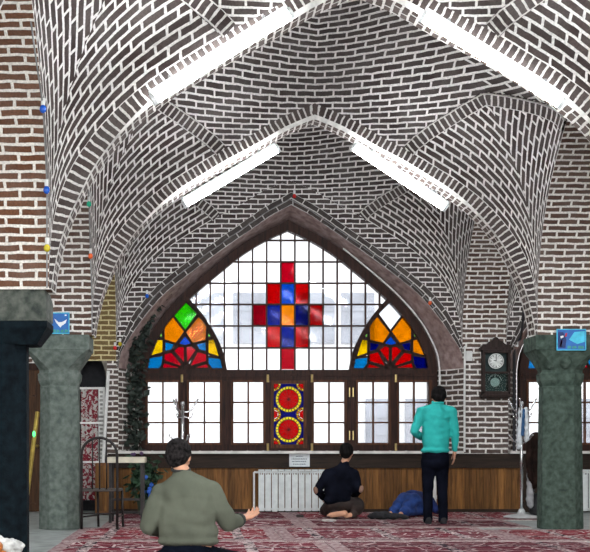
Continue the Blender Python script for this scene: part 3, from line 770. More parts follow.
# the matching column of the near row, right of the frame, and those of the row behind: out of view, left out
# ------------------------------------------------------------------ carpets
def carpet_mat(name, field, dark, pale, seed, sx=1.0):
    m, nt, b = new_mat(name); L = nt.links.new
    uv = N(nt, 'ShaderNodeTexCoord'); sp = N(nt, 'ShaderNodeSeparateXYZ'); L(uv.outputs['UV'], sp.inputs[0])
    # field: small flowers and sprays
    mp = N(nt, 'ShaderNodeMapping'); mp.inputs['Location'].default_value = (seed, seed*.7, 0); L(uv.outputs['UV'], mp.inputs['Vector'])
    vo = N(nt, 'ShaderNodeTexVoronoi'); vo.inputs['Scale'].default_value = 9.0; L(mp.outputs['Vector'], vo.inputs['Vector'])
    v2 = N(nt, 'ShaderNodeTexVoronoi'); v2.feature = 'DISTANCE_TO_EDGE'; v2.inputs['Scale'].default_value = 4.2; L(mp.outputs['Vector'], v2.inputs['Vector'])
    def ramp(src, stops):
        r = N(nt, 'ShaderNodeValToRGB'); r.color_ramp.interpolation = 'CONSTANT'
        while len(r.color_ramp.elements) < len(stops): r.color_ramp.elements.new(.5)
        for e, (p, c) in zip(r.color_ramp.elements, stops): e.position = p; e.color = col(c)
        L(src, r.inputs['Fac']); return r.outputs['Color']
    fl = ramp(vo.outputs['Distance'], [(0, pale), (.16, dark), (.24, field), (.62, tuple(v*.6 for v in field)), (.7, field)])
    vine = ramp(v2.outputs['Distance'], [(0, (1, 1, 1)), (.03, (0, 0, 0))])
    mx = N(nt, 'ShaderNodeMix', data_type='RGBA'); L(vine, mx.inputs[0]); L(fl, mx.inputs[6]); mx.inputs[7].default_value = col(pale)
    # prayer cells with pale bands between them
    bt = N(nt, 'ShaderNodeTexBrick'); bt.offset = 0; bt.inputs['Scale'].default_value = 1; bt.inputs['Brick Width'].default_value = .78*sx; bt.inputs['Row Height'].default_value = 1.15
    bt.inputs['Mortar Size'].default_value = .055; bt.inputs['Mortar Smooth'].default_value = 0
    L(mp.outputs['Vector'], bt.inputs['Vector'])
    wv = N(nt, 'ShaderNodeTexVoronoi'); wv.inputs['Scale'].default_value = 16; L(mp.outputs['Vector'], wv.inputs['Vector'])
    band = ramp(wv.outputs['Distance'], [(0, field), (.2, pale), (.55, dark)])
    m2 = N(nt, 'ShaderNodeMix', data_type='RGBA'); L(bt.outputs['Fac'], m2.inputs[0]); L(mx.outputs[2], m2.inputs[6]); L(band, m2.inputs[7])
    # pile wear
    nz = N(nt, 'ShaderNodeTexNoise'); nz.inputs['Scale'].default_value = 2.2; nz.inputs['Detail'].default_value = 6; L(uv.outputs['Object'], nz.inputs['Vector'])
    mr = N(nt, 'ShaderNodeMapRange'); mr.inputs[1].default_value = .3; mr.inputs[2].default_value = .7; mr.inputs[3].default_value = .72; mr.inputs[4].default_value = 1.2; L(nz.outputs['Fac'], mr.inputs[0])
    vm = N(nt, 'ShaderNodeVectorMath', operation='SCALE'); L(m2.outputs[2], vm.inputs[0]); L(mr.outputs[0], vm.inputs['Scale'])
    L(vm.outputs['Vector'], b.inputs['Base Color']); b.inputs['Roughness'].default_value = .95; b.inputs['Specular IOR Level'].default_value = .1
    return m
MAROON, WINE, RED = (.15, .012, .028), (.10, .008, .020), (.21, .012, .026)
PALE, DK = (.56, .46, .45), (.022, .010, .018)
M_CARP = [carpet_mat('carpet_maroon', MAROON, DK, PALE, .3), carpet_mat('carpet_wine', WINE, DK, (.38, .29, .29), 1.7, 1.3), carpet_mat('carpet_red', RED, DK, PALE, 3.1, .9)]
M_BORD = plain('pale_carpet_border', (.46, .38, .37), .95, var=.2, scale=22, c2=(.14, .03, .045))
M_FRINGE = plain('cream_fringe', (.62, .58, .54), .95, var=.15, scale=30)
def carpet(x0, y0, x1, y1, m, label, rot=0.0, z=0.0):
    t = thing('carpet', label, 'carpet', ((x0+x1)/2, (y0+y1)/2, z), None)
    h = .011; bw = .13
    bm = bmesh.new(); uvl = bm.loops.layers.uv.new('UVMap'); nx, ny = 16, 10
    def g(u, v, dz): return (x0+bw+(x1-x0-2*bw)*u, y0+bw+(y1-y0-2*bw)*v, z+h+dz+.002*noise.noise(Vector((u*5+x0, v*4+y0, 1))))
    V = [[bm.verts.new(g(i/nx, j/ny, .005)) for j in range(ny+1)] for i in range(nx+1)]
    for i in range(nx):
        for j in range(ny):
            f = bm.faces.new((V[i][j], V[i+1][j], V[i+1][j+1], V[i][j+1]))
            for l in f.loops: l[uvl].uv = (l.vert.co.x, l.vert.co.y)
    obj('field', bm, m, t)
    bm = bmesh.new(); box(bm, (x0, y0, z+.001), (x1, y1, z+h)); obj('border', bm, M_BORD, t)
    bm = bmesh.new()
    for ys, d in ((y0, -1), (y1, 1)):
        xx = x0+.01
        while xx < x1:
            box(bm, (xx, min(ys, ys+d*.05), z+.001), (xx+.012, max(ys, ys+d*.05), z+.006)); xx += .02
    obj('fringe', bm, M_FRINGE, t)['kind'] = 'stuff'
    t.rotation_euler.z = rot
    return t
carpet(-1.20, 14.35, 1.30, 15.75, M_CARP[0], 'maroon patterned carpet reaching from the metal chair towards the radiator')
carpet(1.31, 14.35, 4.0, 15.75, M_CARP[1], 'wine red carpet that the man in the turquoise shirt stands on')
carpet(-1.2, 15.85, 1.30, 17.8, M_CARP[1], 'dark red carpet directly before the white radiator')
carpet(1.31, 15.85, 4.6, 17.8, M_CARP[2], 'red carpet along the planks under the man in black and the bowing person')
carpet(-1.42, 12.2, .86, 14.25, M_CARP[2], 'bright red carpet with pale bands beside the pale stone column')
carpet(.87, 12.2, 3.3, 14.25, M_CARP[0], 'maroon carpet with pale bands right of the kneeling man in the sweater')
carpet(3.31, 12.2, 6.2, 13.9, M_CARP[2], 'red carpet in front of the dark green stone column')
carpet(-1.4, 9.7, 1.25, 12.1, M_CARP[0], 'maroon carpet in the foreground at bottom centre')
carpet(1.26, 9.7, 3.9, 12.1, M_CARP[1], 'wine red carpet in the foreground at bottom right')
carpet(-1.2, 6.9, 1.4, 9.6, M_CARP[1], 'wine carpet under the kneeling man in the grey-green sweater')

# ------------------------------------------------------------------ radiators
M_RAD = plain('white_radiator_enamel', (.66, .70, .69), .35, var=.04)
M_PIPE = plain('white_pipe', (.66, .66, .64), .4, var=.05)
M_DARKGAP = plain('dark_gap', (.03, .03, .03), .8)
def radiator(x0, n, label):
    y = 17.80; p = .1; z0, z1 = Z(511, y), Z(469.5, y); x1 = x0+n*p
    t = thing('radiator', label, 'radiator', ((x0+x1)/2, y, 0))
    for k in range(n):
        bm = bmesh.new(); a = x0+k*p+.006; b = a+p-.012
        box(bm, (a, y-.035, z0+.03), (b, y-.02, z1-.075)); box(bm, (a, y-.035, z1-.025), (b, y+.04, z1)); box(bm, (a, y-.03, z1-.075), (a+.02, y-.02, z1-.025)); box(bm, (b-.02, y-.03, z1-.075), (b, y-.02, z1-.025))
        box(bm, ((a+b)/2-.01, y-.02, z0+.03), ((a+b)/2+.01, y+.04, z1-.03)); box(bm, (a, y-.03, z0), (b, y+.035, z0+.03))
        obj('section', bm, M_RAD, t, bevel=.004)
    bm = bmesh.new(); tube(bm, [(x0, y, z0+.03), (x1, y, z0+.03)], .016); tube(bm, [(x0-.06, y, z1-.04), (x1, y, z1-.04)], .016); obj('header_pipe', bm, M_PIPE, t)
    bm = bmesh.new(); tube(bm, [(x0-.06, y, .02), (x0-.06, y, z1-.04)], .016); tube(bm, [(x0-.06, y, z0+.03), (x0+.02, y, z0+.03)], .014); obj('riser_pipe', bm, M_PIPE, t)
    bm = bmesh.new(); tube(bm, [(x0-.06, y-.02, z0+.03), (x0-.06, y-.075, z0+.03)], .02); obj('valve', bm, M_PIPE, t)
    for fx in (x0+.25, x1-.25):
        bm = bmesh.new(); tube(bm, [(fx, y, .021), (fx, y, z0+.01)], .013); tube(bm, [(fx, y, .0195), (fx, y, .028)], .04, 10); obj('foot', bm, M_PIPE, t)
    return t
radiator(X(258, 17.8), 13, 'white panel radiator under the window behind the man in black')
radiator(X(581, 17.8), 10, 'white radiator at the right edge beyond the dark green column')
# notice on the apron board
y = 17.925
t = thing('notice', 'white printed notice taped to the dark board above the radiator', 'notice', W(299.5, 461, y))
bm = bmesh.new(); box(bm, (X(289.3, y), y-.003, Z(467.5, y)), (X(309.7, y), y+.003, Z(454, y))); obj('paper', bm, plain('notice_paper', (.66, .70, .72), .8, var=.04), t)
bm = bmesh.new()
for r, (py, a, b) in enumerate(((456.2, 296, 303), (458.8, 291.5, 307), (461.4, 292, 306.5), (464.0, 293, 305.5))):
    px = a
    rr = random.Random(r)
    while px < b:
        L_ = rr.uniform(.8, 2.2); q = min(b, px+L_); box(bm, (X(px, y), y-.0045, Z(py+.55, y)), (X(q, y), y-.003, Z(py-.15, y)))
        if rr.random() < .6: box(bm, (X(px+.3, y), y-.0045, Z(py-.5, y)), (X(px+.7, y), y-.003, Z(py-.8, y)))
        px = q+.45
obj('lettering', bm, plain('ink', (.05, .07, .10), .8), t)

# ------------------------------------------------------------------ signs on the piers
def sign(px0, py0, px1, py1, y, label, scene):
    t = thing('sign', label, 'sign', W((px0+px1)/2, (py0+py1)/2, y))
    x0, x1, z0, z1 = X(px0, y), X(px1, y), Z(py1, y), Z(py0, y)
    bm = bmesh.new(); box(bm, (x0, y-.004, z0), (x1, y+.008, z1)); obj('board', bm, plain('blue_sign', srgb(20, 110, 190), .4, var=.2, scale=8, c2=srgb(16, 84, 160)), t)
    s = lambda u, v: (x0+(x1-x0)*u, z0+(z1-z0)*v)
    for nm, mat, polys in scene:
        bm = bmesh.new()
        for k, P in enumerate(polys): prism(bm, [s(*p) for p in P], y-.0075-.0004*(k % 3), y-.004)
        obj(nm, bm, mat, t)
M_SW = plain('sign_white', (.8, .84, .86), .5, var=.03); M_SC = plain('sign_cyan', srgb(70, 190, 220), .5, var=.1); M_SR = plain('sign_red', srgb(190, 40, 60), .5); M_SN = plain('sign_navy', srgb(20, 50, 110), .5); M_SG = plain('sign_teal', srgb(50, 150, 140), .5)
sign(51.5, 312.5, 69.5, 334, 13.985, 'small blue sign with a white bird on the brick above the pale column', [
    ('edging', M_SC, [[(0,0),(1,0),(1,.05),(0,.05)], [(0,.95),(1,.95),(1,1),(0,1)], [(0,0),(.05,0),(.05,1),(0,1)], [(.95,0),(1,0),(1,1),(.95,1)]]),
    ('white_bird', M_SW, [[(.16,.72),(.40,.55),(.60,.56),(.86,.68),(.78,.50),(.62,.40),(.40,.40),(.26,.52)], [(.36,.42),(.6,.42),(.5,.30)], [(.74,.84),(.84,.84),(.84,.90),(.74,.90)]]),
    ('writing', M_SG, [[(.08,.08),(.24,.06),(.26,.20),(.10,.22)], [(.28,.06),(.46,.08),(.44,.18),(.30,.20)], [(.50,.07),(.66,.07),(.68,.21),(.52,.17)], [(.72,.06),(.92,.09),(.9,.2),(.74,.22)]])])
sign(556.5, 329, 586, 350.5, 13.955, 'blue rectangular poster with white marks on the dark green column capital', [
    ('edging', M_SC, [[(0,0),(1,0),(1,.04),(0,.04)], [(0,.96),(1,.96),(1,1),(0,1)], [(0,0),(.03,0),(.03,1),(0,1)], [(.97,0),(1,0),(1,1),(.97,1)], [(.42,.5),(.6,.86),(.95,.9),(.95,.4),(.7,.3)]]),
    ('dark_picture', M_SN, [[(.05,.12),(.30,.12),(.33,.5),(.22,.85),(.05,.85)]]),
    ('red_figure', M_SR, [[(.10,.18),(.16,.18),(.20,.45),(.14,.5)], [(.27,.62),(.34,.66),(.36,.82),(.30,.80)]]),
    ('white_marks', M_SW, [[(.55,.50),(.66,.58),(.80,.55),(.74,.42),(.60,.40)], [(.14,.55),(.24,.62),(.22,.7),(.12,.66)]]),
    ('writing', M_SG, [[(.36,.09),(.48,.09),(.5,.2),(.38,.22)], [(.52,.08),(.68,.1),(.66,.2),(.54,.2)], [(.72,.08),(.92,.08),(.92,.2),(.74,.22)]])])

# ------------------------------------------------------------------ wall clock
y = 17.99; M_CW = wood('dark_clock_wood', srgb(58, 44, 40), srgb(30, 22, 20))
t = thing('wall_clock', 'dark wooden pendulum clock hanging on the brick right of the window', 'clock', W(494, 372, y))
def CXZ(px, py): return X(px, y), Z(py, y)
def cbox(bm, a, b, d0, d1): x0, z1 = CXZ(*a); x1, z0 = CXZ(*b); box(bm, (x0, y-d0, z0), (x1, y-d1, z1))
bm = bmesh.new()
for a, b in (((481, 352), (483.5, 394)), ((506, 352), (508.5, 394)), ((481, 350), (508.5, 353.5)), ((481, 372), (508.5, 374)), ((481, 391.5), (508.5, 394.5))): cbox(bm, a, b, .13, .0)
obj('case', bm, M_CW, t, bevel=.006)
bm = bmesh.new(); cbox(bm, (483, 352), (507, 393), .03, 0); tag(obj('back_panel', bm, plain('dark_teal_panel', (.012, .03, .03), .6), t), 'dark teal back panel')
bm = bmesh.new(); cbox(bm, (479, 394.5), (510, 397), .15, 0); cbox(bm, (481, 397), (508, 398.6), .11, 0); obj('base_moulding', bm, M_CW, t, bevel=.006)
bm = bmesh.new(); cbox(bm, (478.5, 348), (511, 350.5), .15, 0)
prism(bm, [CXZ(*p) for p in ((480, 348), (481, 345.5), (485, 345), (488, 342), (491, 341), (492.5, 338.5), (494.5, 337.5), (496.5, 338.5), (498, 341), (501, 342), (504, 345), (508.5, 345.5), (509.5, 348))], y-.10, y-.02)
obj('crest', bm, M_CW, t)
bm = bmesh.new(); tube(bm, [(*[CXZ(494.6, 361.5)[0]], y-.075, CXZ(494.6, 361.5)[1]), (CXZ(494.6, 361.5)[0], y-.095, CXZ(494.6, 361.5)[1])], 7.6*y/F, 28)
dial = obj('dial', bm, plain('silver_dial', (.55, .57, .55), .4, .2), t)
bm = bmesh.new(); cx_, cz_ = CXZ(494.6, 361.5)
for k in range(12):
    an = k*PI/6; r = 5.9*y/F; w_ = .006 if k % 3 else .011
    bar(bm, (cx_+r*.82*math.sin(an), y-.0965, cz_+r*.82*math.cos(an)), (cx_+r*1.05*math.sin(an), y-.0965, cz_+r*1.05*math.cos(an)), w_, .003)
tube(bm, [(cx_+6.6*y/F*math.cos(k*PI/16), y-.0965, cz_+6.6*y/F*math.sin(k*PI/16)) for k in range(33)], .0025, 5)
obj('hour_marks', bm, M_BLACK, dial)
bm = bmesh.new(); bar(bm, (cx_, y-.1, cz_), (cx_-.002, y-.1, cz_+.085), .008, .004); bar(bm, (cx_, y-.1, cz_), (cx_-.035, y-.1, cz_+.012), .01, .004); obj('hands', bm, M_BLACK, dial)
M_PEND = plain('steel_pendulum', (.34, .38, .38), .45, .4)
bm = bmesh.new(); bx, bz = CXZ(494, 382.5); tube(bm, [(bx, y-.06, bz), (bx, y-.06, CXZ(494, 373)[1])], .006); tube(bm, [(bx, y-.05, bz), (bx, y-.075, bz)], 4.5*y/F, 24)
tube(bm, [(bx+6.4*y/F*math.cos(a), y-.06, bz+.01+7*y/F*math.sin(a)) for a in [PI*.05+PI*.9*k/16 for k in range(17)]], .006, 6)
obj('pendulum', bm, M_PEND, t)
bm = bmesh.new(); cbox(bm, (483.5, 374), (506, 391.5), .118, .115); obj('glass_pane', bm, glass('clock_glass', (.8, .88, .86), .004, .95, 0.0), t)

# socket box and black cable beside the clock, pale conduit left of it
M_CABLE = plain('black_cable', (.015, .015, .020), .5)
t = thing('junction_box', 'white junction box at the upper right corner of the clock', 'junction box', W(513.5, 343, 18.12))
bm = bmesh.new(); c0 = W(513.5, 343, 18.12)
box(bm, (c0.x-.06, c0.y-.06, c0.z-.06), (c0.x+.06, c0.y+.0, c0.z+.06)); obj('box', bm, M_PIPE, t, bevel=.008)
bm = bmesh.new(); box(bm, (c0.x-.038, c0.y-.064, c0.z-.03), (c0.x+.038, c0.y-.058, c0.z+.03)); obj('opening', bm, M_BLACK, t)
bm = bmesh.new(); ya = 18.19
tube(bm, [W(514, 452, ya), W(514, 400, ya), W(514.2, 349, ya-.04)], .022, 8)
tag(obj('cable', bm, M_CABLE), 'thick black cable running down from the junction box beside the clock', 'cable')
bm = bmesh.new(); tube(bm, [W(517, 341, 18.08), W(521, 338, 17.9), W(523, 320, 17.2), W(524, 303, 17.0), W(525, 292, 16.9)], .02, 8)
tag(obj('cable', bm, M_CABLE), 'short black cable climbing from the junction box up the brick arch', 'cable')
bm = bmesh.new(); tube(bm, [W(464.5, 452, 17.97), W(464.5, 400, 17.97), W(464.8, 346, 17.97)], .016, 8)
tag(obj('conduit', bm, M_PIPE), 'thin pale conduit down the brick corner between the window and the clock', 'conduit')
bm = bmesh.new(); box(bm, (X(466, 17.97), 17.94, Z(361, 17.97)), (X(472, 17.97), 17.985, Z(351, 17.97))); box(bm, (X(467.5, 17.97), 17.93, Z(358, 17.97)), (X(470.5, 17.97), 17.945, Z(354, 17.97)))
tag(obj('switch_plate', bm, M_PIPE, None, False, .004), 'small white switch on the brick left of the clock', 'switch')
bm = bmesh.new(); pts = [Vector((WCX+p.x+.02, 18.36, p.z)) for p in FO[8:]]; tube(bm, pts, .014, 8)
tag(obj('cable', bm, M_PIPE), 'pale cable following the right side of the arched window frame', 'cable')
bm = bmesh.new(); tube(bm, [W(434.6, 512, 17.9), W(434.6, 470, 17.9), W(434.6, 455, 17.9)], .028, 10); tube(bm, [W(434.6, 499, 17.9), W(434.6, 495, 17.9)], .036, 10)
tag(obj('heating_pipe', bm, M_PIPE), 'white upright pipe on the planks, seen between the standing man\'s legs', 'pipe')

# ------------------------------------------------------------------ coat stands
M_CHROME = plain('chrome', (.72, .74, .75), .22, 1.0, var=.03)
M_STEELW = plain('pale_steel', (.62, .64, .64), .35, .5, var=.05)
def coat_stand(x, y, label, rz=0):
    t = thing('coat_stand', label, 'coat stand', (x, y, .020))
    b0 = .020
    bm = bmesh.new(); lathe(bm, [(.24, b0), (.24, b0+.018), (.21, b0+.03), (.06, b0+.05), (.045, b0+.09), (.03, b0+.12)], (x, y), 24); obj('base', bm, M_STEELW, t, True)
    bm = bmesh.new(); tube(bm, [(x, y, b0+.1), (x, y, 1.56)], .022, 12); obj('pole', bm, M_CHROME, t, True)
    bm = bmesh.new(); ball(bm, (x, y, 1.58), .032); obj('finial', bm, M_CHROME, t, True)
    for k in range(6):
        a = rz+k*PI/3; d = Vector((math.cos(a), math.sin(a), 0))
        for zz, ln, up in ((1.46, .20, .17),) if k % 2 == 0 else ((1.04, .17, .10),):
            P = [Vector((x, y, zz))+d*(ln*s)+Vector((0, 0, up*u)) for s, u in ((.08, 0), (.35, .02), (.65, .22), (.85, .6), (1.05, 1.0))]
            bm = bmesh.new(); tube(bm, catmull(P, 4), .011, 8); ball(bm, P[-1], .017, 1); obj('hook', bm, M_CHROME, t, True)
            if k % 2 == 0:
                P = [Vector((x, y, zz-.06))+d*(ln*s)+Vector((0, 0, up*u)) for s, u in ((.08, 0), (.35, -.1), (.6, -.05), (.72, .25))]
                bm = bmesh.new(); tube(bm, catmull(P, 4), .009, 8); obj('hook', bm, M_CHROME, t, True)
    return t
coat_stand(X(182.5, 16.3), 16.3, 'chrome coat stand rising behind the head of the man in the sweater', .1)
coat_stand(X(521.5, 16.2), 16.2, 'chrome coat stand with hanging clothes left of the dark green column', .15)

# cloth blobs hung on the right stand
def solid(name, prims, mat, parent=None, vox=.01, sm=6, wr=0.0, ws=9.0, seed=0, decimate=None):
    """prims: ('c', p, q, r1, r2) capsule, ('e', centre, radii, rotation) ellipsoid -> one continuous remeshed surface (world coordinates)"""
    bm = bmesh.new()
    for p in prims:
        if p[0] == 'c':
            a, b, r1, r2 = Vector(p[1]), Vector(p[2]), p[3], p[4]
            ball(bm, a, r1, 2); ball(bm, b, r2, 2)
            if (b-a).length > 1e-4: tube(bm, [a, b], [r1, r2], 16)
        else: ball(bm, p[1], p[2], 3, p[3] if len(p) > 3 else None)
    me = bpy.data.meshes.new('tmp'); bm.to_mesh(me); bm.free()
    o = bpy.data.objects.new('tmp', me); C.objects.link(o)
    m = o.modifiers.new('r', 'REMESH'); m.mode = 'VOXEL'; m.voxel_size = vox
    if sm: s = o.modifiers.new('s', 'SMOOTH'); s.factor = .5; s.iterations = sm
    dg = bpy.context.evaluated_depsgraph_get(); me2 = bpy.data.meshes.new_from_object(o.evaluated_get(dg))
    bpy.data.objects.remove(o); bpy.data.meshes.remove(me)
    bm = bmesh.new(); bm.from_mesh(me2); bpy.data.meshes.remove(me2)
    if wr:
        bm.normal_update()
        for v in bm.verts:
            q = v.co*ws+Vector((seed, seed*2.1, 0)); k = noise.noise(Vector((q.x, q.y, q.z*1.6)))+.5*noise.noise(q*2.3)
            v.co += v.normal*wr*k
    return obj(name, bm, mat, parent, True)
SX, SY = X(521.5, 16.2), 16.2
M_JACK = plain('dark_brown_jacket_cloth', (.018, .010, .008), .9, spec=.1, var=.3, scale=6, bump=.2)
t = thing('jacket', 'dark brown jacket hanging on the right coat stand', 'jacket', (SX+.16, SY, .55))
jx = SX+.17
solid('body', [('e', (jx, SY-.02, .98), (.10, .08, .2)), ('e', (jx+.01, SY-.02, .75), (.115, .09, .26)), ('e', (jx-.01, SY-.02, .58), (.08, .07, .18)), ('e', (jx+.02, SY-.02, 1.10), (.09, .06, .09))], M_JACK, t, .012, 3, .02, 7)
solid('sleeve', [('c', (jx-.08, SY-.07, 1.05), (jx-.10, SY-.09, .8), .05, .045), ('c', (jx-.10, SY-.09, .8), (jx-.07, SY-.10, .55), .045, .04)], M_JACK, t, .012, 3, .012, 9)
solid('sleeve', [('c', (jx+.10, SY-.05, 1.05), (jx+.11, SY-.08, .8), .05, .045), ('c', (jx+.11, SY-.08, .8), (jx+.09, SY-.08, .5), .045, .04)], M_JACK, t, .012, 3, .012, 9, 3)
M_SCARF = plain('white_scarf_cloth', (.62, .66, .68), .85, var=.15, scale=10)
t = thing('scarf', 'white and blue scarf draped over the top hooks of the right coat stand', 'scarf', (SX+.02, SY-.06, 1.0))
solid('drape', [('c', (SX-.03, SY-.07, 1.5), (SX-.05, SY-.075, .98), .03, .035), ('c', (SX+.04, SY-.07, 1.5), (SX+.05, SY-.08, 1.08), .028, .035)], M_SCARF, t, .009, 2, .01, 12)
solid('blue_drape', [('c', (SX+.005, SY-.085, 1.48), (SX-.015, SY-.09, 1.15), .022, .03)], plain('blue_scarf_cloth', srgb(40, 80, 120), .85), t, .009, 2, .01, 12)
t = thing('cloth', 'pale grey cloth hanging low behind the pole of the right coat stand', 'cloth', (SX+.10, SY+.04, .12))
solid('drape', [('c', (SX+.10, SY-.03, .62), (SX+.11, SY-.02, .2), .035, .05)], plain('grey_cloth', (.3, .3, .31), .9), t, .01, 3, .012, 10)
tag_dark = thing('bag', 'black bag on the floor between the coat stand and the dark green column', 'bag', (SX+.22, SY+.08, .02))
solid('bag_body', [('e', (SX+.24, SY+.08, .19), (.11, .10, .17)), ('e', (SX+.24, SY+.06, .13), (.12, .11, .11))], plain('black_bag_cloth', (.012, .012, .014), .7), tag_dark, .012, 4, .012, 8)
bm = bmesh.new(); tube(bm, [(SX+.18, SY+.08, .34), (SX+.2, SY+.08, .43), (SX+.24, SY+.08, .46), (SX+.28, SY+.08, .43), (SX+.3, SY+.08, .34)], .01); obj('handle', bm, M_CABLE, tag_dark)

# ------------------------------------------------------------------ metal chair and small desk
M_CHM = plain('black_chair_metal', (.022, .018, .018), .45, .3, var=.2)
M_SEAT = plain('dark_chair_seat', (.06, .05, .045), .6)
ch = thing('chair', 'black metal chair with a hooped back beside the pale stone column', 'chair', (X(105, 13.9), 14.1, 0))
yb, yf = 13.85, 14.25; xa, xb = X(82, 13.9), X(117.5, 13.9); xm = (xa+xb)/2; R_ = (xb-xa)/2
hoop = [Vector((xa, yb, .020)), Vector((xa, yb, .48)), Vector((xa, yb-.02, Z(455, 13.85)))]+[Vector((xm-R_*math.cos(a), yb-.03, Z(455, 13.85)+.2*math.sin(a))) for a in [PI*k/14 for k in range(1, 14)]]+[Vector((xb, yb-.02, Z(455, 13.85))), Vector((xb, yb, .48)), Vector((xb, yb, .020))]
bm = bmesh.new(); tube(bm, hoop, .0165, 10); obj('back_frame', bm, M_CHM, ch, True)
for px in (93, 100, 107):
    bm = bmesh.new(); x = X(px, 13.9); u = (x-xm)/R_; tube(bm, [(x, yb, .48), (x, yb-.03, Z(455, 13.85)+.2*math.sqrt(1-u*u))], .008, 8); obj('spindle', bm, M_CHM, ch, True)
bm = bmesh.new(); box(bm, (xa-.01, yb-.01, .455), (xb+.04, yf+.03, .485)); obj('seat', bm, M_SEAT, ch, bevel=.012)
for x in (xa+.15, xb+.03):
    bm = bmesh.new(); tube(bm, [(x, yf, .47), (x+.01, yf+.03, .020)], .0145, 8); obj('leg', bm, M_CHM, ch, True)
for a, b in (((xa, yb, .16), (xa+.155, yf+.02, .16)), ((xb, yb, .16), (xb+.035, yf+.02, .16)), ((xa, yb, .2), (xb, yb, .2))):
    bm = bmesh.new(); tube(bm, [a, b], .009, 8); obj('stretcher', bm, M_CHM, ch, True)
dk = thing('desk', 'small desk with a cream top and black legs behind the metal chair', 'desk', (X(124, 15), 15.2, 0))
x0, x1 = X(107, 15), X(145, 15); zt = Z(457, 15)
bm = bmesh.new(); box(bm, (x0, 14.97, zt-.075), (x1, 15.45, zt)); obj('top', bm, plain('cream_desk_top', (.62, .58, .46), .5, var=.06), dk, bevel=.008)
for x in (x0+.04, x1-.04):
    for yy in (15.02, 15.4):
        bm = bmesh.new(); box(bm, (x-.018, yy-.018, .020), (x+.018, yy+.018, zt-.07)); obj('leg', bm, M_CHM, dk)
for a, b in (((x0+.04, 15.03, .3), (x1-.04, 15.05, .33)), ((x0+.04, 15.36, .12), (x1-.04, 15.4, .15))):
    bm = bmesh.new(); box(bm, a, b); obj('stretcher', bm, M_CHM, dk)

# ------------------------------------------------------------------ left niche: patterned hanging, white pole, garland, flowers
y = 17.96
M_HANG, nt, b = new_mat('red_white_floral_cloth'); L = nt.links.new
tc = N(nt, 'ShaderNodeTexCoord'); vo = N(nt, 'ShaderNodeTexNoise'); vo.inputs['Scale'].default_value = 13; vo.inputs['Distortion'].default_value = 1.6; L(tc.outputs['Object'], vo.inputs['Vector'])
rp = N(nt, 'ShaderNodeValToRGB'); rp.color_ramp.interpolation = 'CONSTANT'; rp.color_ramp.elements[0].color = (.16, .008, .02, 1); rp.color_ramp.elements[1].position = .5; rp.color_ramp.elements[1].color = (.38, .36, .34, 1)
L(vo.outputs['Fac'], rp.inputs['Fac']); L(rp.outputs['Color'], b.inputs['Base Color']); b.inputs['Roughness'].default_value = .9
hg = thing('wall_hanging', 'red and white floral cloth hanging in tiers below the dark arched niche', 'hanging', (X(92, y), y, Z(450, y)))
for a, bb in ((389, 422), (424, 461), (463, 500)):
    bm = bmesh.new(); n = 14; V = []
    for k in range(n+1):
        px = 81+(98-81)*k/n; yy = y-.012-.012*math.sin(k*1.9); V.append((X(px, y), yy))
    for dy in (0, .006):
        pass
    f_ = [[bm.verts.new((x, yy+d, z)) for x, yy in V] for d in (0, .008) for z in (Z(a, y), Z(bb, y))]
    for k in range(n):
        bm.faces.new((f_[0][k], f_[1][k], f_[1][k+1], f_[0][k+1])); bm.faces.new((f_[2][k], f_[2][k+1], f_[3][k+1], f_[3][k]))
        bm.faces.new((f_[0][k], f_[0][k+1], f_[2][k+1], f_[2][k])); bm.faces.new((f_[1][k], f_[3][k], f_[3][k+1], f_[1][k+1]))
    obj('tier', bm, M_HANG, hg)
bm = bmesh.new()
for py in (388.3, 423, 462): box(bm, (X(80, y), y-.035, Z(py+1, y)), (X(105, y), y+.0, Z(py-1, y)))
obj('white_rail', bm, M_PIPE, hg)
bm = bmesh.new()
rr = random.Random(4)
for k in range(26):
    py = 392+k*4.1; x = X(101.5, y); s = rr.uniform(.02, .045); box(bm, (x-s, y-.02, Z(py+1.4, y)), (x+s*.8, y-.004, Z(py-1.0, y)))
obj('side_strip', bm, plain('black_white_strip', (.10, .09, .09), .8, var=.3, scale=20, c2=(.4, .4, .38)), hg)
bm = bmesh.new(); box(bm, (X(98.5, y), y-.004, Z(500, y)), (X(105, y), y+.0, Z(389, y))); tag(obj('side_ground', bm, M_PIPE, hg), 'white strip')
bm = bmesh.new(); tube(bm, [W(108.3, 371, 17.9), W(103.6, 455, 17.82), W(101.2, 500, 17.78)], .026, 10)
tag(obj('pole', bm, M_PIPE), 'white pole leaning beside the patterned hanging below the niche', 'pole')
bm = bmesh.new(); tube(bm, [W(37.5, 412, 16.2), W(29.5, 476, 16.0), W(24, 519, 15.8)], .030, 10)
tag(obj('pole', bm, plain('gold_paint', (.42, .30, .06), .45, .3)), 'gold pole leaning in the gap between the two left columns', 'pole')
bm = bmesh.new(); ball(bm, W(34, 434, 15.9), (.022, .02, .045)); tag(obj('lamp_bulb', bm, emit('green_bulb', (.1, .9, .25), 1.2), None, True), 'small glowing green bulb beside the leaning gold pole', 'bulb')
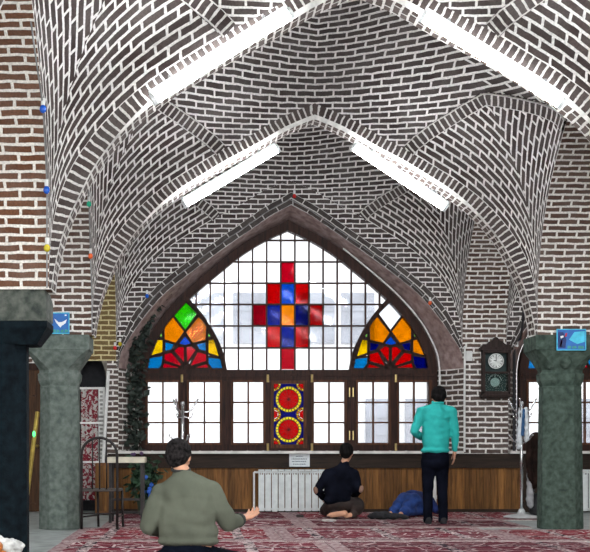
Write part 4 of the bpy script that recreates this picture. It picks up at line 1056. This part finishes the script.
# ivy garland up the left reveal of the window
M_LEAF = plain('dark_ivy_leaf', (.035, .05, .038), .6, var=.4, scale=5, c2=(.012, .018, .015))
M_LEAF2 = plain('grey_leaf', (.12, .13, .12), .6, var=.3)
def leaves(bm, pts, n, spread, size, rnd):
    for _ in range(n):
        t = rnd.random()*(len(pts)-1); i = int(t); p = Vector(pts[i]).lerp(Vector(pts[min(i+1, len(pts)-1)]), t-i)
        p = p+Vector((rnd.gauss(0, spread), rnd.gauss(0, spread*.6)-.03, rnd.gauss(0, spread)))
        d = Vector((rnd.uniform(-1, 1), rnd.uniform(-.8, .2), rnd.uniform(-1, .6))).normalized(); s = size*rnd.uniform(.6, 1.3)
        sd = d.cross(Vector((rnd.uniform(-1, 1), rnd.uniform(-1, 1), rnd.uniform(-1, 1)))).normalized(); nn = d.cross(sd)
        v = [bm.verts.new(q) for q in (p, p+d*s*.5+sd*s*.36+nn*s*.08, p+d*s, p+d*s*.5-sd*s*.36+nn*s*.08, p+d*s*.5-nn*s*.06)]
        for f in ((0, 1, 4), (1, 2, 4), (2, 3, 4), (3, 0, 4)): bm.faces.new([v[k] for k in f])
rnd = random.Random(11)
GP = [W(134, 470, 18.2), W(135, 440, 18.25), W(136, 400, 18.28), W(136, 360, 18.28), W(139, 335, 18.3), W(146, 312, 18.3), W(158, 293, 18.3), W(172, 277, 18.3)]
GP = catmull(GP, 4)
gl = thing('ivy_garland', 'dark ivy garland climbing the left side of the arched window', 'garland', (GP[0].x, 18.25, GP[0].z))
bm = bmesh.new(); tube(bm, GP, .014, 6); obj('stem', bm, M_LEAF, gl)
bm = bmesh.new(); leaves(bm, GP[:26], 620, .062, .12, rnd); obj('leaves', bm, M_LEAF, gl)['kind'] = 'stuff'
bm = bmesh.new(); leaves(bm, GP, 60, .05, .07, rnd); o = obj('pale_leaves', bm, M_LEAF2, gl); o['kind'] = 'stuff'; o['label'] = 'grey-green leaves'
M_PURP = plain('purple_flower', (.09, .05, .12), .7)
for k in range(9):
    bm = bmesh.new(); ball(bm, W(rnd.uniform(130, 146), rnd.uniform(452, 466), 17.8-rnd.random()*.1), .03, 1); tag(obj('flower', bm, M_PURP, gl), 'dull purple flower')
pl = thing('potted_plant', 'dark leafy plant with blue flowers below the left end of the window sill', 'plant', (X(146, 16.9), 16.9, .016))
px_, py_ = X(146, 16.9), 16.9
bm = bmesh.new(); lathe(bm, [(.10, .020), (.13, .2), (.14, .24), (.12, .24), (.11, .2)], (px_, py_)); obj('pot', bm, plain('green_pot', (.05, .09, .06), .5), pl, True)
bm = bmesh.new(); leaves(bm, [(px_, py_, .25), (px_+.02, py_, .5), (px_-.02, py_, .72)], 330, .10, .12, rnd); obj('foliage', bm, plain('dark_green_leaf', (.025, .06, .03), .6, var=.4), pl)['kind'] = 'stuff'
M_BFL = plain('blue_flower', (.03, .12, .5), .6)
for k in range(7):
    bm = bmesh.new(); ball(bm, (px_+rnd.uniform(-.05, .12), py_-.16, .26+rnd.uniform(0, .3)), (.035, .02, .035), 1); obj('flower', bm, M_BFL, pl)
# brown cabinet below the niche
cb = thing('cabinet', 'low brown wooden cabinet behind the metal chair', 'cabinet', (X(104, 17.3), 17.4, 0))
x0, x1 = X(95, 17.2), X(111, 17.2); zt = Z(463, 17.2)
bm = bmesh.new(); box(bm, (x0, 17.2, .020), (x1, 17.58, zt)); obj('body', bm, wood('cabinet_wood', srgb(124, 84, 50), srgb(82, 52, 30)), cb, bevel=.008)
bm = bmesh.new(); box(bm, (x0+.02, 17.185, .06), ((x0+x1)/2-.004, 17.2, zt-.04)); obj('door', bm, M_PLANK, cb); bm = bmesh.new(); box(bm, ((x0+x1)/2+.004, 17.185, .06), (x1-.02, 17.2, zt-.04)); obj('door', bm, M_PLANK, cb)

# ------------------------------------------------------------------ strings of coloured bulbs
def bulb_string(name_label, wire, bulbs):
    t = thing('light_string', name_label, 'light string', tuple(wire[0]))
    bm = bmesh.new(); tube(bm, wire, .007, 6); obj('wire', bm, M_GREYM, t)
    for p, c in bulbs:
        p = Vector(p)
        bm = bmesh.new(); ball(bm, p, (.028, .028, .034), 2); b = obj('bulb', bm, BC[c], t, True); b['label'] = c+' bulb'
        bm = bmesh.new(); tube(bm, [p+Vector((0, 0, .03)), p+Vector((0, 0, .085))], .017, 8); obj('socket', bm, M_PIPE, b)
BC = {c: plain(c+'_bulb', v, .25, var=.05, spec=.6) for c, v in {'blue': (.01, .10, .55), 'yellow': (.55, .45, .02), 'green': (.02, .45, .25), 'orange': (.75, .12, .03), 'red': (.6, .02, .02)}.items()}
def on(px, py, y): return W(px, py, y)
bulb_string('string of coloured bulbs down the edge of the near left brick pier', [on(31, 22, 8.7), on(37, 66, 9.15), on(43, 106, 9.5), on(46, 160, 9.75), on(47, 190, 9.85), on(47, 249, 9.9), on(47, 288, 9.9)],
    [(on(43, 109, 9.46), 'blue'), (on(46.6, 190, 9.8), 'blue'), (on(47, 248, 9.85), 'yellow')])
bulb_string('string of coloured bulbs down the right edge of the pier over the pale column', [on(87.5, 165, 13.2), on(89, 203, 13.5), on(90.5, 256, 13.8), on(92, 300, 13.88), on(92, 332, 13.88)],
    [(on(89, 204, 13.46), 'green'), (on(90.5, 256, 13.75), 'orange')])
bulb_string('string of coloured bulbs along the brick rim of the arched window', [Vector((CX+p.x, 17.93, p.z+.07)) for p in both(WI[:-3], 0)][4:-4],
    [((CX+.07, 17.9, 4.76), 'red'), (on(430, 303, 17.9), 'orange'), (on(147, 296, 17.9), 'blue'), (on(115, 348, 17.9), 'red'), (on(120, 344, 17.9), 'yellow')])

# ------------------------------------------------------------------ small things on the carpets
M_BLKC = plain('black_cloth', (.012, .012, .015), .85, var=.3, bump=.2)
t = thing('coat', 'crumpled black coat lying on the carpet right of the kneeling man in black', 'coat', (X(387, 15.9), 15.9, .02))
gx = X(387, 15.9)
solid('heap', [('e', (gx-.08, 15.9, .07), (.16, .10, .05)), ('e', (gx+.1, 15.88, .055), (.15, .09, .04)), ('e', (gx+.22, 15.9, .045), (.07, .06, .028)), ('e', (gx-.2, 15.92, .05), (.06, .05, .033))], M_BLKC, t, .01, 3, .018, 11)
t = thing('prayer_beads', 'loop of pale prayer beads on the carpet in front of the kneeling man in black', 'beads', (X(329, 15.4), 15.4, .03))
bm = bmesh.new(); c0 = Vector((X(329, 15.4), 15.4, .03))
for k in range(33): ball(bm, c0+Vector((.085*math.cos(2*PI*k/33), .16*math.sin(2*PI*k/33), 0)), .0105, 1)
obj('bead_loop', bm, plain('pale_beads', (.6, .56, .52), .4), t, True)
bm = bmesh.new(); tube(bm, [c0+Vector((.0, -.16, 0)), c0+Vector((.02, -.25, 0))], .008, 6); obj('tassel', bm, M_SCARF, t)
t = thing('prayer_stone', 'small dark round object on the carpet near the radiator pipe', 'stone', (X(300, 16.4), 16.4, .016))
bm = bmesh.new(); lathe(bm, [(.045, .017), (.055, .025), (.055, .04), (.04, .05)], (X(300, 16.4), 16.4)); obj('disc', bm, plain('dark_clay', (.04, .03, .03), .8), t, True)
# crumpled white bag with orange things in the lower left corner
t = thing('plastic_bag', 'crumpled white bag holding orange fruit in the lower left corner', 'bag', (-1.52, 9.2, .0))
solid('bag', [('e', (-1.59, 9.25, .12), (.16, .12, .13)), ('e', (-1.49, 9.22, .19), (.13, .09, .07)), ('e', (-1.65, 9.22, .20), (.08, .08, .09)), ('c', (-1.61, 9.2, .24), (-1.46, 9.2, .225), .035, .03), ('c', (-1.46, 9.2, .225), (-1.39, 9.2, .1), .03, .025)], plain('white_plastic', (.6, .6, .58), .5, var=.2, scale=14), t, .011, 2, .03, 13)
bm = bmesh.new()
for dx, dz in ((-.09, .19), (-.02, .2), (-.055, .13), (.02, .13)): ball(bm, (-1.53+dx, 9.115, dz), .043, 2)
obj('fruit', bm, plain('orange_peel', (.5, .16, .03), .5), t, True)
# ------------------------------------------------------------------ people
V3 = Vector
M_SKIN = plain('skin', srgb(196, 146, 118), .55, var=.06, scale=9, spec=.35)
M_HAIR = plain('black_hair', (.006, .005, .005), .8, spec=.1, var=.4, scale=40, bump=.5, bscale=120, aniso=(1, 1, .3))
M_HAIRG = plain('greying_hair', (.014, .012, .012), .8, spec=.1, var=.5, scale=50, bump=.5, bscale=120)
def hand_prims(wrist, d, palm, side, curl=.35, s=1.0, spread=.22):
    """palm of four metacarpals, four bent fingers of unequal length, a thumb off the side.
    d: direction of the fingers, palm: outward normal of the palm, side: direction of the thumb"""
    d = V3(d).normalized(); palm = V3(palm); palm = (palm-d*palm.dot(d)).normalized()
    side = V3(side); side = (side-d*side.dot(d)-palm*side.dot(palm)).normalized(); w = V3(wrist); P = []
    P.append(('c', w-d*.03*s, w+d*.02*s, .026*s, .026*s))
    for k, (off, ln, r) in enumerate(((.030, .072, .0088), (.0105, .080, .0092), (-.0095, .074, .0088), (-.028, .058, .0078))):
        kn = w+d*(.088-.004*abs(k-1))*s+side*off*s*1.05
        P.append(('c', w+d*.012*s+side*off*.55*s, kn, .0165*s, .0125*s))
        p = kn; ang = curl*.45; fd = (d+side*(off*6*spread)).normalized()
        for j, fr in enumerate((.45, .31, .24)):
            v = fd*math.cos(ang)+palm*math.sin(ang); q = p+v*ln*fr*s
            P.append(('c', p, q, r*s*(1-.06*j), r*s*(.94-.07*j))); p = q; ang += curl*(.9 if j == 0 else .7)
    t0 = w+d*.022*s+side*.024*s; t1 = t0+(d*.55+side*.75+palm*.28).normalized()*.042*s; t2 = t1+(d*.85+side*.35+palm*.2).normalized()*.032*s; t3 = t2+(d*.95+side*.05+palm*.25).normalized()*.024*s
    P += [('c', w+d*.01*s+side*.012*s, t1, .0155*s, .0125*s), ('c', t1, t2, .0112*s, .0098*s), ('c', t2, t3, .0098*s, .008*s)]
    return P
def head_prims(c, R, s=1.0):
    """c: middle of the head, R: 3x3 turning the head; faces +y before turning"""
    e = lambda p, r: ('e', V3(c)+R @ (V3(p)*s), tuple(v*s for v in r), R)
    return [e((0, -.005, .025), (.076, .097, .092)), e((0, .03, -.03), (.062, .068, .082)), e((0, .055, -.085), (.036, .032, .028)),
            e((0, .095, -.015), (.013, .016, .026)), e((0, .103, -.032), (.017, .013, .012)), e((0, .083, -.064), (.024, .012, .008)), e((0, .081, -.074), (.02, .012, .008)),
            e((-.03, .082, .018), (.024, .012, .009)), e((.03, .082, .018), (.024, .012, .009)),
            e((-.079, -.008, -.01), (.012, .021, .034)), e((.079, -.008, -.01), (.012, .021, .034)),
            e((-.04, .06, -.028), (.024, .022, .02)), e((.04, .06, -.028), (.024, .022, .02))]
def face_parts(c, R, root, s=1.0):
    W_ = plain('eye_white', (.7, .68, .66), .3) if 'M_EYE' not in globals() else M_EYE
    globals()['M_EYE'] = W_
    for x in (-.031, .031):
        bm = bmesh.new(); ball(bm, V3(c)+R @ (V3((x, .079, .003))*s), .0125*s, 2); e = obj('eye', bm, W_, root, True)
        bm = bmesh.new(); ball(bm, V3(c)+R @ (V3((x, .0885, .003))*s), .0055*s, 1); obj('iris', bm, M_HAIR, e, True)
def hair_prims(c, R, s=1.0, low=-.06, back=.0):
    e = lambda p, r: ('e', V3(c)+R @ (V3(p)*s), tuple(v*s for v in r), R)
    return [e((0, -.018, .042), (.085, .100, .088)), e((0, -.045, .0), (.078, .072, .085)), e((0, -.06, low+.02), (.058, .042, .05)), e((0, .045, .082), (.065, .055, .038)),
            e((-.071, -.012, .02), (.017, .045, .05)), e((.071, -.012, .02), (.017, .045, .05))]
RX = lambda a: Matrix.Rotation(a, 3, 'X'); RZ = lambda a: Matrix.Rotation(a, 3, 'Z'); RY = lambda a: Matrix.Rotation(a, 3, 'Y')

# --- the man in the foreground, kneeling with his palms open -----------------
D = 8.1
def P(px, py, dy=0.0): return W(px, py, D+dy)
O = V3((X(187, D), D, 0.02))
man = thing('person', 'kneeling person in a grey-green sweater seen from behind with open palm at right', 'person', tuple(O))
hc = P(178.5, 456.5, .10); HR = RZ(-.30) @ RX(-.30)
sL, sR = P(163, 493.5, .03), P(211, 491.5, .03)
eL, eR = P(148, 526, .02), P(229, 523.5, .06)
wL, wR = P(165, 532, .30), P(240.5, 519.5, .20)
hipL, hipR = O+V3((-.10, .02, .17)), O+V3((.11, .02, .17))
knL, knR = O+V3((-.24, .42, .085)), O+V3((.36, .38, .12))
anL, anR = O+V3((-.12, -.05, .05)), O+V3((.12, -.05, .05))
body = head_prims(hc, HR)+[('c', P(181, 470, .06), P(186, 484, .02), .058, .066), ('c', sL, sR, .05, .05)]
body += [('e', P(187, 500, .02), (.165, .10, .17)), ('e', P(188.5, 527, .0), (.165, .11, .16)), ('e', P(189, 546, .0), (.155, .125, .11))]
for s_, e_, w_, h_, k_, a_ in ((sL, eL, wL, hipL, knL, anL), (sR, eR, wR, hipR, knR, anR)):
    body += [('c', s_, e_, .048, .038), ('c', e_, w_, .038, .026), ('c', h_, k_, .08, .055), ('c', k_+V3((0, -.02, -.02)), a_, .045, .032), ('c', a_, a_+V3((0, -.16, -.01)), .032, .022)]
body += hand_prims(wR, (.62, .68, .22), (-.25, -.35, .9), (.75, -.6, .15), .45, 1.12)
body += hand_prims(wL, (.75, .55, .3), (-.2, .1, .95), (-.4, .9, 0), .42, 1.0)
b = solid('body', body, M_SKIN, man, .0052, 3)
face_parts(hc, HR, man)
solid('hair', hair_prims(hc-V3((0, 0, .008)), HR, 1.03, -.055), M_HAIRG, man, .006, 3, .003, 30)
M_SWEAT = plain('grey_green_knit', srgb(92, 96, 84), .95, var=.10, scale=4, bump=.55, bscale=160, spec=.1)
sw = [('e', P(187, 494, .02), (.200, .128, .15)), ('e', P(187.5, 512, .01), (.200, .135, .20)), ('e', P(188.5, 532, .0), (.205, .140, .12)), ('e', P(189, 541, -.005), (.212, .145, .045)),
      ('c', sL, sR, .07, .07), ('c', P(181.5, 476, .05), P(186, 486, .03), .07, .11), ('c', P(182, 481, .04), sL, .07, .07), ('c', P(190, 481, .04), sR, .07, .07), ('e', P(187, 520, .0), (.197, .133, .2))]
for s_, e_, w_ in ((sL, eL, wL), (sR, eR, wR)):
    sw += [('c', s_, s_.lerp(e_, .5), .078, .074), ('c', s_.lerp(e_, .5), e_, .074, .062), ('c', e_, e_.lerp(w_, .85), .062, .046)]
solid('sweater', sw, M_SWEAT, man, .0075, 26, .013, 7, 2)
M_CUFF = plain('dark_cuff_knit', (.03, .032, .03), .95, bump=.4, bscale=150)
bm = bmesh.new(); n_ = V3((-.25, .32, .9))
for k in range(1): tube(bm, [P(180.8, 470.5, .055)+V3((.058*math.cos(a), .056*math.sin(a), .012*math.sin(a)+.006)) for a in [2*PI*i/24 for i in range(25)]], .012, 8)
tag(obj('collar', bm, M_CUFF, man, True), 'black collar')
bm = bmesh.new(); dv = (wR-eR).normalized(); tube(bm, [eR.lerp(wR, .78), wR+dv*.008], [.052, .042], 16); tag(obj('cuff', bm, M_CUFF, man, True), 'black cuff at the right wrist')
bm = bmesh.new(); dv = (wL-eL).normalized(); tube(bm, [eL.lerp(wL, .78), wL+dv*.008], [.052, .042], 16); tag(obj('cuff', bm, M_CUFF, man, True), 'black cuff at the left wrist')
M_NAVY = plain('navy_trouser_cloth', (.005, .007, .014), .95, var=.25, scale=6, bump=.2, bscale=90, spec=.03)
tr = [('e', O+V3((0, -.01, .20)), (.19, .16, .13))]
for h_, k_, a_ in ((hipL, knL, anL), (hipR, knR, anR)): tr += [('c', h_, k_, .108, .078), ('c', k_+V3((0, -.02, -.01)), a_, .066, .05)]
solid('trousers', tr, M_NAVY, man, .009, 6, .006, 7, 5)

# --- the kneeling man in black before the radiator ---------------------------
D = 16.0
O = V3((X(341, D), D, 0.02))
man = thing('person', 'kneeling person in a black sweater with elbow patches beside the white radiator', 'person', tuple(O))
hc = P(346.5, 453, .06); HR = RZ(-.32) @ RX(-.28)
sL, sR = P(327.5, 474, .0), P(354, 474, .0)
eL, eR = P(317.5, 490, -.04), P(358.5, 489, -.04)
wL, wR = P(324, 499, .22), P(352, 500, .24)
hipL, hipR = O+V3((-.10, .0, .20)), O+V3((.10, .0, .20))
knL, knR = O+V3((-.17, .46, .08)), O+V3((.24, .40, .09))
anL, anR = O+V3((-.08, -.10, .06)), O+V3((.16, -.06, .06))
body = head_prims(hc, HR)+[('c', P(345.5, 460, .04), P(342, 470, .0), .052, .06), ('c', sL, sR, .05, .05), ('e', P(339, 480, .0), (.165, .10, .18)), ('e', P(339, 492, .0), (.14, .10, .16)), ('e', O+V3((0, 0, .20)), (.14, .11, .09))]
for s_, e_, w_, h_, k_, a_ in ((sL, eL, wL, hipL, knL, anL), (sR, eR, wR, hipR, knR, anR)):
    body += [('c', s_, e_, .048, .038), ('c', e_, w_, .038, .026), ('c', h_, k_, .08, .055), ('c', k_+V3((0, -.02, -.01)), a_, .045, .032)]
# the sole of the bare foot shows under the seat
body += [('c', O+V3((.02, -.12, .075)), O+V3((-.15, -.17, .055)), .04, .034), ('e', O+V3((.03, -.12, .075)), (.045, .05, .042)), ('e', O+V3((-.14, -.17, .055)), (.05, .05, .034))]
for k in range(5): body.append(('c', O+V3((-.16, -.19+.018*k, .055)), O+V3((-.205+.006*abs(k-1), -.20+.02*k, .05)), .013, .011))
body += [('c', O+V3((.16, -.06, .06)), O+V3((.06, -.10, .04)), .032, .03)]
body += hand_prims(wL, (.25, .9, -.25), (0, -.2, -1), (1, 0, 0), .3)+hand_prims(wR, (-.25, .9, -.25), (0, -.2, -1), (-1, 0, 0), .3)
solid('body', body, M_SKIN, man, .0075, 3)
face_parts(hc, HR, man)
solid('hair', hair_prims(hc, HR, 1.08, -.05), M_HAIR, man, .008, 3, .004, 28)
M_BLK = plain('black_knit', (.005, .006, .011), .95, var=.25, scale=5, bump=.4, bscale=90, spec=.03)
sw = [('e', P(339, 477, .0), (.20, .13, .15)), ('e', P(338.5, 490, .0), (.19, .135, .20)), ('e', P(338, 500, .0), (.195, .145, .10)), ('c', sL, sR, .072, .072), ('c', P(345, 463.5, .03), P(341.5, 472, .0), .064, .10), ('c', P(343, 469.5, .01), sL, .07, .07), ('c', P(345, 469.5, .01), sR, .07, .07), ('e', P(338.5, 483, .0), (.19, .13, .2))]
for s_, e_, w_ in ((sL, eL, wL), (sR, eR, wR)): sw += [('c', s_, e_, .074, .06), ('c', e_, e_.lerp(w_, .9), .06, .042)]
solid('sweater', sw, M_BLK, man, .010, 14, .008, 8, 4)
M_PATCH = plain('brown_suede_patch', (.24, .14, .10), .9)
for e_, sgn in ((eL, -1), (eR, 1)):
    bm = bmesh.new(); ball(bm, e_+V3((sgn*.030, -.045, .0)), (.030, .026, .05), 3, RY(sgn*.25)); tag(obj('elbow_patch', bm, M_PATCH, man, True), 'brown elbow patch')
M_BRN = plain('brown_trouser_cloth', (.030, .019, .016), .9, var=.25, scale=6, bump=.2)
tr = [('e', O+V3((-.01, .0, .19)), (.185, .15, .10)), ('e', O+V3((.20, .08, .16)), (.13, .17, .13))]
for h_, k_, a_ in ((hipL, knL, anL), (hipR, knR, anR)): tr += [('c', h_, k_, .105, .078), ('c', k_+V3((0, -.02, 0)), a_, .064, .055)]
solid('trousers', tr, M_BRN, man, .011, 5, .006, 7, 6)

# --- the standing man in the turquoise shirt ---------------------------------
D = 14.9
O = V3((X(435.5, D), D, 0.02))
man = thing('person', 'standing person in a turquoise shirt and dark trousers seen from behind', 'person', tuple(O))
hc = P(438.8, 397.5, .07); HR = RZ(-.08) @ RX(-.42)
sL, sR = P(421.5, 411.5, .0), P(451.5, 411.5, .0)
eL, eR = P(414.2, 432, -.03), P(455.2, 433, -.02)
wL, wR = P(424, 439, .20), P(454.6, 452, .04)
hipL, hipR = P(428.5, 457, .02), P(442.0, 457, .02)
knL, knR = P(427.8, 490, .02), P(442.3, 490, .02)
anL, anR = P(428.0, 519.5, .0), P(443.2, 519.5, .0)
body = head_prims(hc, HR)+[('c', P(438, 401, .04), P(437, 410, .0), .052, .06), ('c', sL, sR, .048, .048), ('e', P(436.5, 422, .0), (.165, .10, .2)), ('e', P(436, 440, .0), (.14, .095, .2)), ('e', P(435.5, 457, .0), (.14, .095, .09))]
for s_, e_, w_, h_, k_, a_ in ((sL, eL, wL, hipL, knL, anL), (sR, eR, wR, hipR, knR, anR)):
    body += [('c', s_, e_, .046, .037), ('c', e_, w_, .036, .026), ('c', h_, k_, .078, .052), ('c', k_, a_, .05, .034), ('c', a_+V3((0, -.03, -.02)), V3((a_.x, a_.y+.14, .05)), .034, .028)]
body += hand_prims(wR, (-.03, .12, -1), (-1, .1, 0), (.1, 1, 0), .3)+hand_prims(wL, (.9, .35, -.05), (0, -.4, -.4), (0, .3, .9), .25)
solid('body', body, M_SKIN, man, .0078, 3)
face_parts(hc, HR, man)
solid('hair', hair_prims(hc, HR, 1.10, -.03), M_HAIR, man, .008, 3, .006, 26)
M_TEAL = plain('turquoise_shirt_cloth', srgb(40, 160, 154), .8, var=.08, scale=5, bump=.15, bscale=50, spec=.2)
sw = [('e', P(436.5, 417, .0), (.185, .115, .12)), ('e', P(436.5, 428, .0), (.182, .122, .18)), ('e', P(435.8, 442, .0), (.175, .122, .16)), ('e', P(435.5, 450.5, .0), (.186, .13, .05)), ('c', sL, sR, .062, .062), ('c', P(437.6, 405.5, .03), P(437, 411, .0), .066, .09), ('c', P(436, 407.5, .02), sL, .062, .062), ('c', P(439, 407.5, .02), sR, .062, .062), ('e', P(436, 434, .0), (.178, .12, .22)), ('c', P(435.5, 446, 0), P(435.5, 450, 0), .10, .10)]
for s_, e_, w_ in ((sL, eL, wL), (sR, eR, wR)): sw += [('c', s_, e_, .068, .052), ('c', e_, e_.lerp(w_, .88), .052, .038)]
solid('shirt', sw, M_TEAL, man, .009, 14, .010, 9, 8)
bm = bmesh.new(); tube(bm, [P(437.8, 402.6, .035)+V3((.062*math.cos(a), .058*math.sin(a), .01*math.sin(a))) for a in [2*PI*i/24 for i in range(25)]], [.019]*25, 8); obj('collar', bm, M_TEAL, man, True)
tr = [('e', P(435.5, 456, .01), (.178, .125, .13)), ('e', P(435.4, 463, .01), (.172, .13, .11))]
for h_, k_, a_ in ((hipL, knL, anL), (hipR, knR, anR)): tr += [('c', h_+V3((0, 0, -.02)), k_, .095, .068), ('c', k_, a_, .067, .058)]
M_DKT = plain('blue_black_trouser_cloth', (.004, .005, .010), .95, var=.25, scale=6, bump=.2, spec=.03)
solid('trousers', tr, M_DKT, man, .010, 5, .006, 8, 1)
for a_ in (anL, anR): solid('sock', [('c', a_+V3((0, -.025, .01)), a_+V3((0, -.02, -.03)), .042, .045), ('c', a_+V3((0, -.03, -.03)), V3((a_.x, a_.y+.16, .056)), .04, .036), ('e', V3((a_.x, a_.y+.08, .046)), (.045, .11, .026))], M_BLKC, man, .008, 4)

# --- the bowing person in blue, half hidden by the standing man ---------------
D = 16.4
O = V3((X(411, D), D, 0.02))
man = thing('person', 'person in blue clothes bowing down to the carpet behind the standing man', 'person', tuple(O))
M_BLUE = plain('blue_jacket_cloth', srgb(18, 38, 92), .9, var=.2, scale=6, bump=.2)
M_DENIM = plain('blue_denim', srgb(26, 54, 112), .9, var=.2, scale=9, bump=.25)
hip = O+V3((.03, .06, .235)); ch = O+V3((.36, .16, .215)); nk = O+V3((.50, .20, .17)); hc = O+V3((.60, .23, .115)); HR = RZ(-1.25) @ RX(-1.15)
body = head_prims(hc, HR, .95)+[('c', nk, hc, .05, .05), ('e', ch, (.15, .13, .09)), ('c', hip, ch, .09, .10), ('e', hip, (.10, .12, .09))]
for sg in (-1, 1):
    h_ = hip+V3((0, sg*.08, 0)); k_ = O+V3((.22, sg*.12+.08, .075)); a_ = O+V3((-.20, sg*.09+.04, .07)); s_ = ch+V3((.06, sg*.17, .0)); e_ = O+V3((.44, sg*.26+.18, .09)); w_ = O+V3((.62, sg*.2+.2, .05))
    body += [('c', h_, k_, .07, .055), ('c', k_, a_, .05, .036), ('c', a_, a_+V3((-.11, 0, -.02)), .035, .026), ('c', s_, e_, .045, .036), ('c', e_, w_, .034, .025)]
    body += hand_prims(w_, (1, .1, -.05), (0, 0, -1), (0, -sg, 0), .12)
solid('body', body, M_SKIN, man, .0085, 3)
solid('hair', hair_prims(hc, HR, .98, -.05), M_HAIR, man, .009, 3, .004, 28)
face_parts(hc, HR, man, .95)
sw = [('e', ch, (.19, .18, .13)), ('c', hip+V3((.05, 0, .01)), ch, .125, .13), ('c', ch, nk, .12, .075)]
for sg in (-1, 1):
    s_ = ch+V3((.06, sg*.17, .0)); e_ = O+V3((.44, sg*.26+.18, .09)); w_ = O+V3((.62, sg*.2+.2, .05)); sw += [('c', s_, e_, .068, .055), ('c', e_, e_.lerp(w_, .85), .053, .04)]
solid('jacket', sw, M_BLUE, man, .011, 5, .009, 8, 3)
tr = [('e', hip+V3((-.01, 0, -.03)), (.14, .17, .13))]
for sg in (-1, 1):
    h_ = hip+V3((0, sg*.08, 0)); k_ = O+V3((.22, sg*.12+.08, .085)); a_ = O+V3((-.22, sg*.09+.04, .085)); tr += [('c', h_, k_, .10, .078), ('c', k_, a_, .07, .072), ('c', h_, h_.lerp(a_, .6), .09, .085)]
solid('trousers', tr, M_DENIM, man, .011, 5, .009, 8, 9)
man.rotation_euler.z = .75
# ------------------------------------------------------------------ light
w = bpy.data.worlds.new('World'); SC.world = w; w.use_nodes = True
bg = w.node_tree.nodes['Background']; bg.inputs['Color'].default_value = (1.0, 1.0, 1.0, 1); bg.inputs['Strength'].default_value = WORLD

# ------------------------------------------------------------------ camera
cam = bpy.data.cameras.new('camera'); co = bpy.data.objects.new('camera', cam); C.objects.link(co)
co.location = (0, 0, CAMZ); co.rotation_euler = (PI/2, 0, 0)
cam.sensor_fit = 'HORIZONTAL'; cam.sensor_width = 36; cam.lens = F/590*36
cam.shift_x = (295-200)/590; cam.shift_y = (450-276)/590
cam.clip_end = 200
SC.camera = co
SC.view_settings.view_transform = 'Standard'; SC.view_settings.look = 'None'
SC.view_settings.gamma = 1; SC.view_settings.exposure = EXPO; SC.view_settings.use_curve_mapping = False
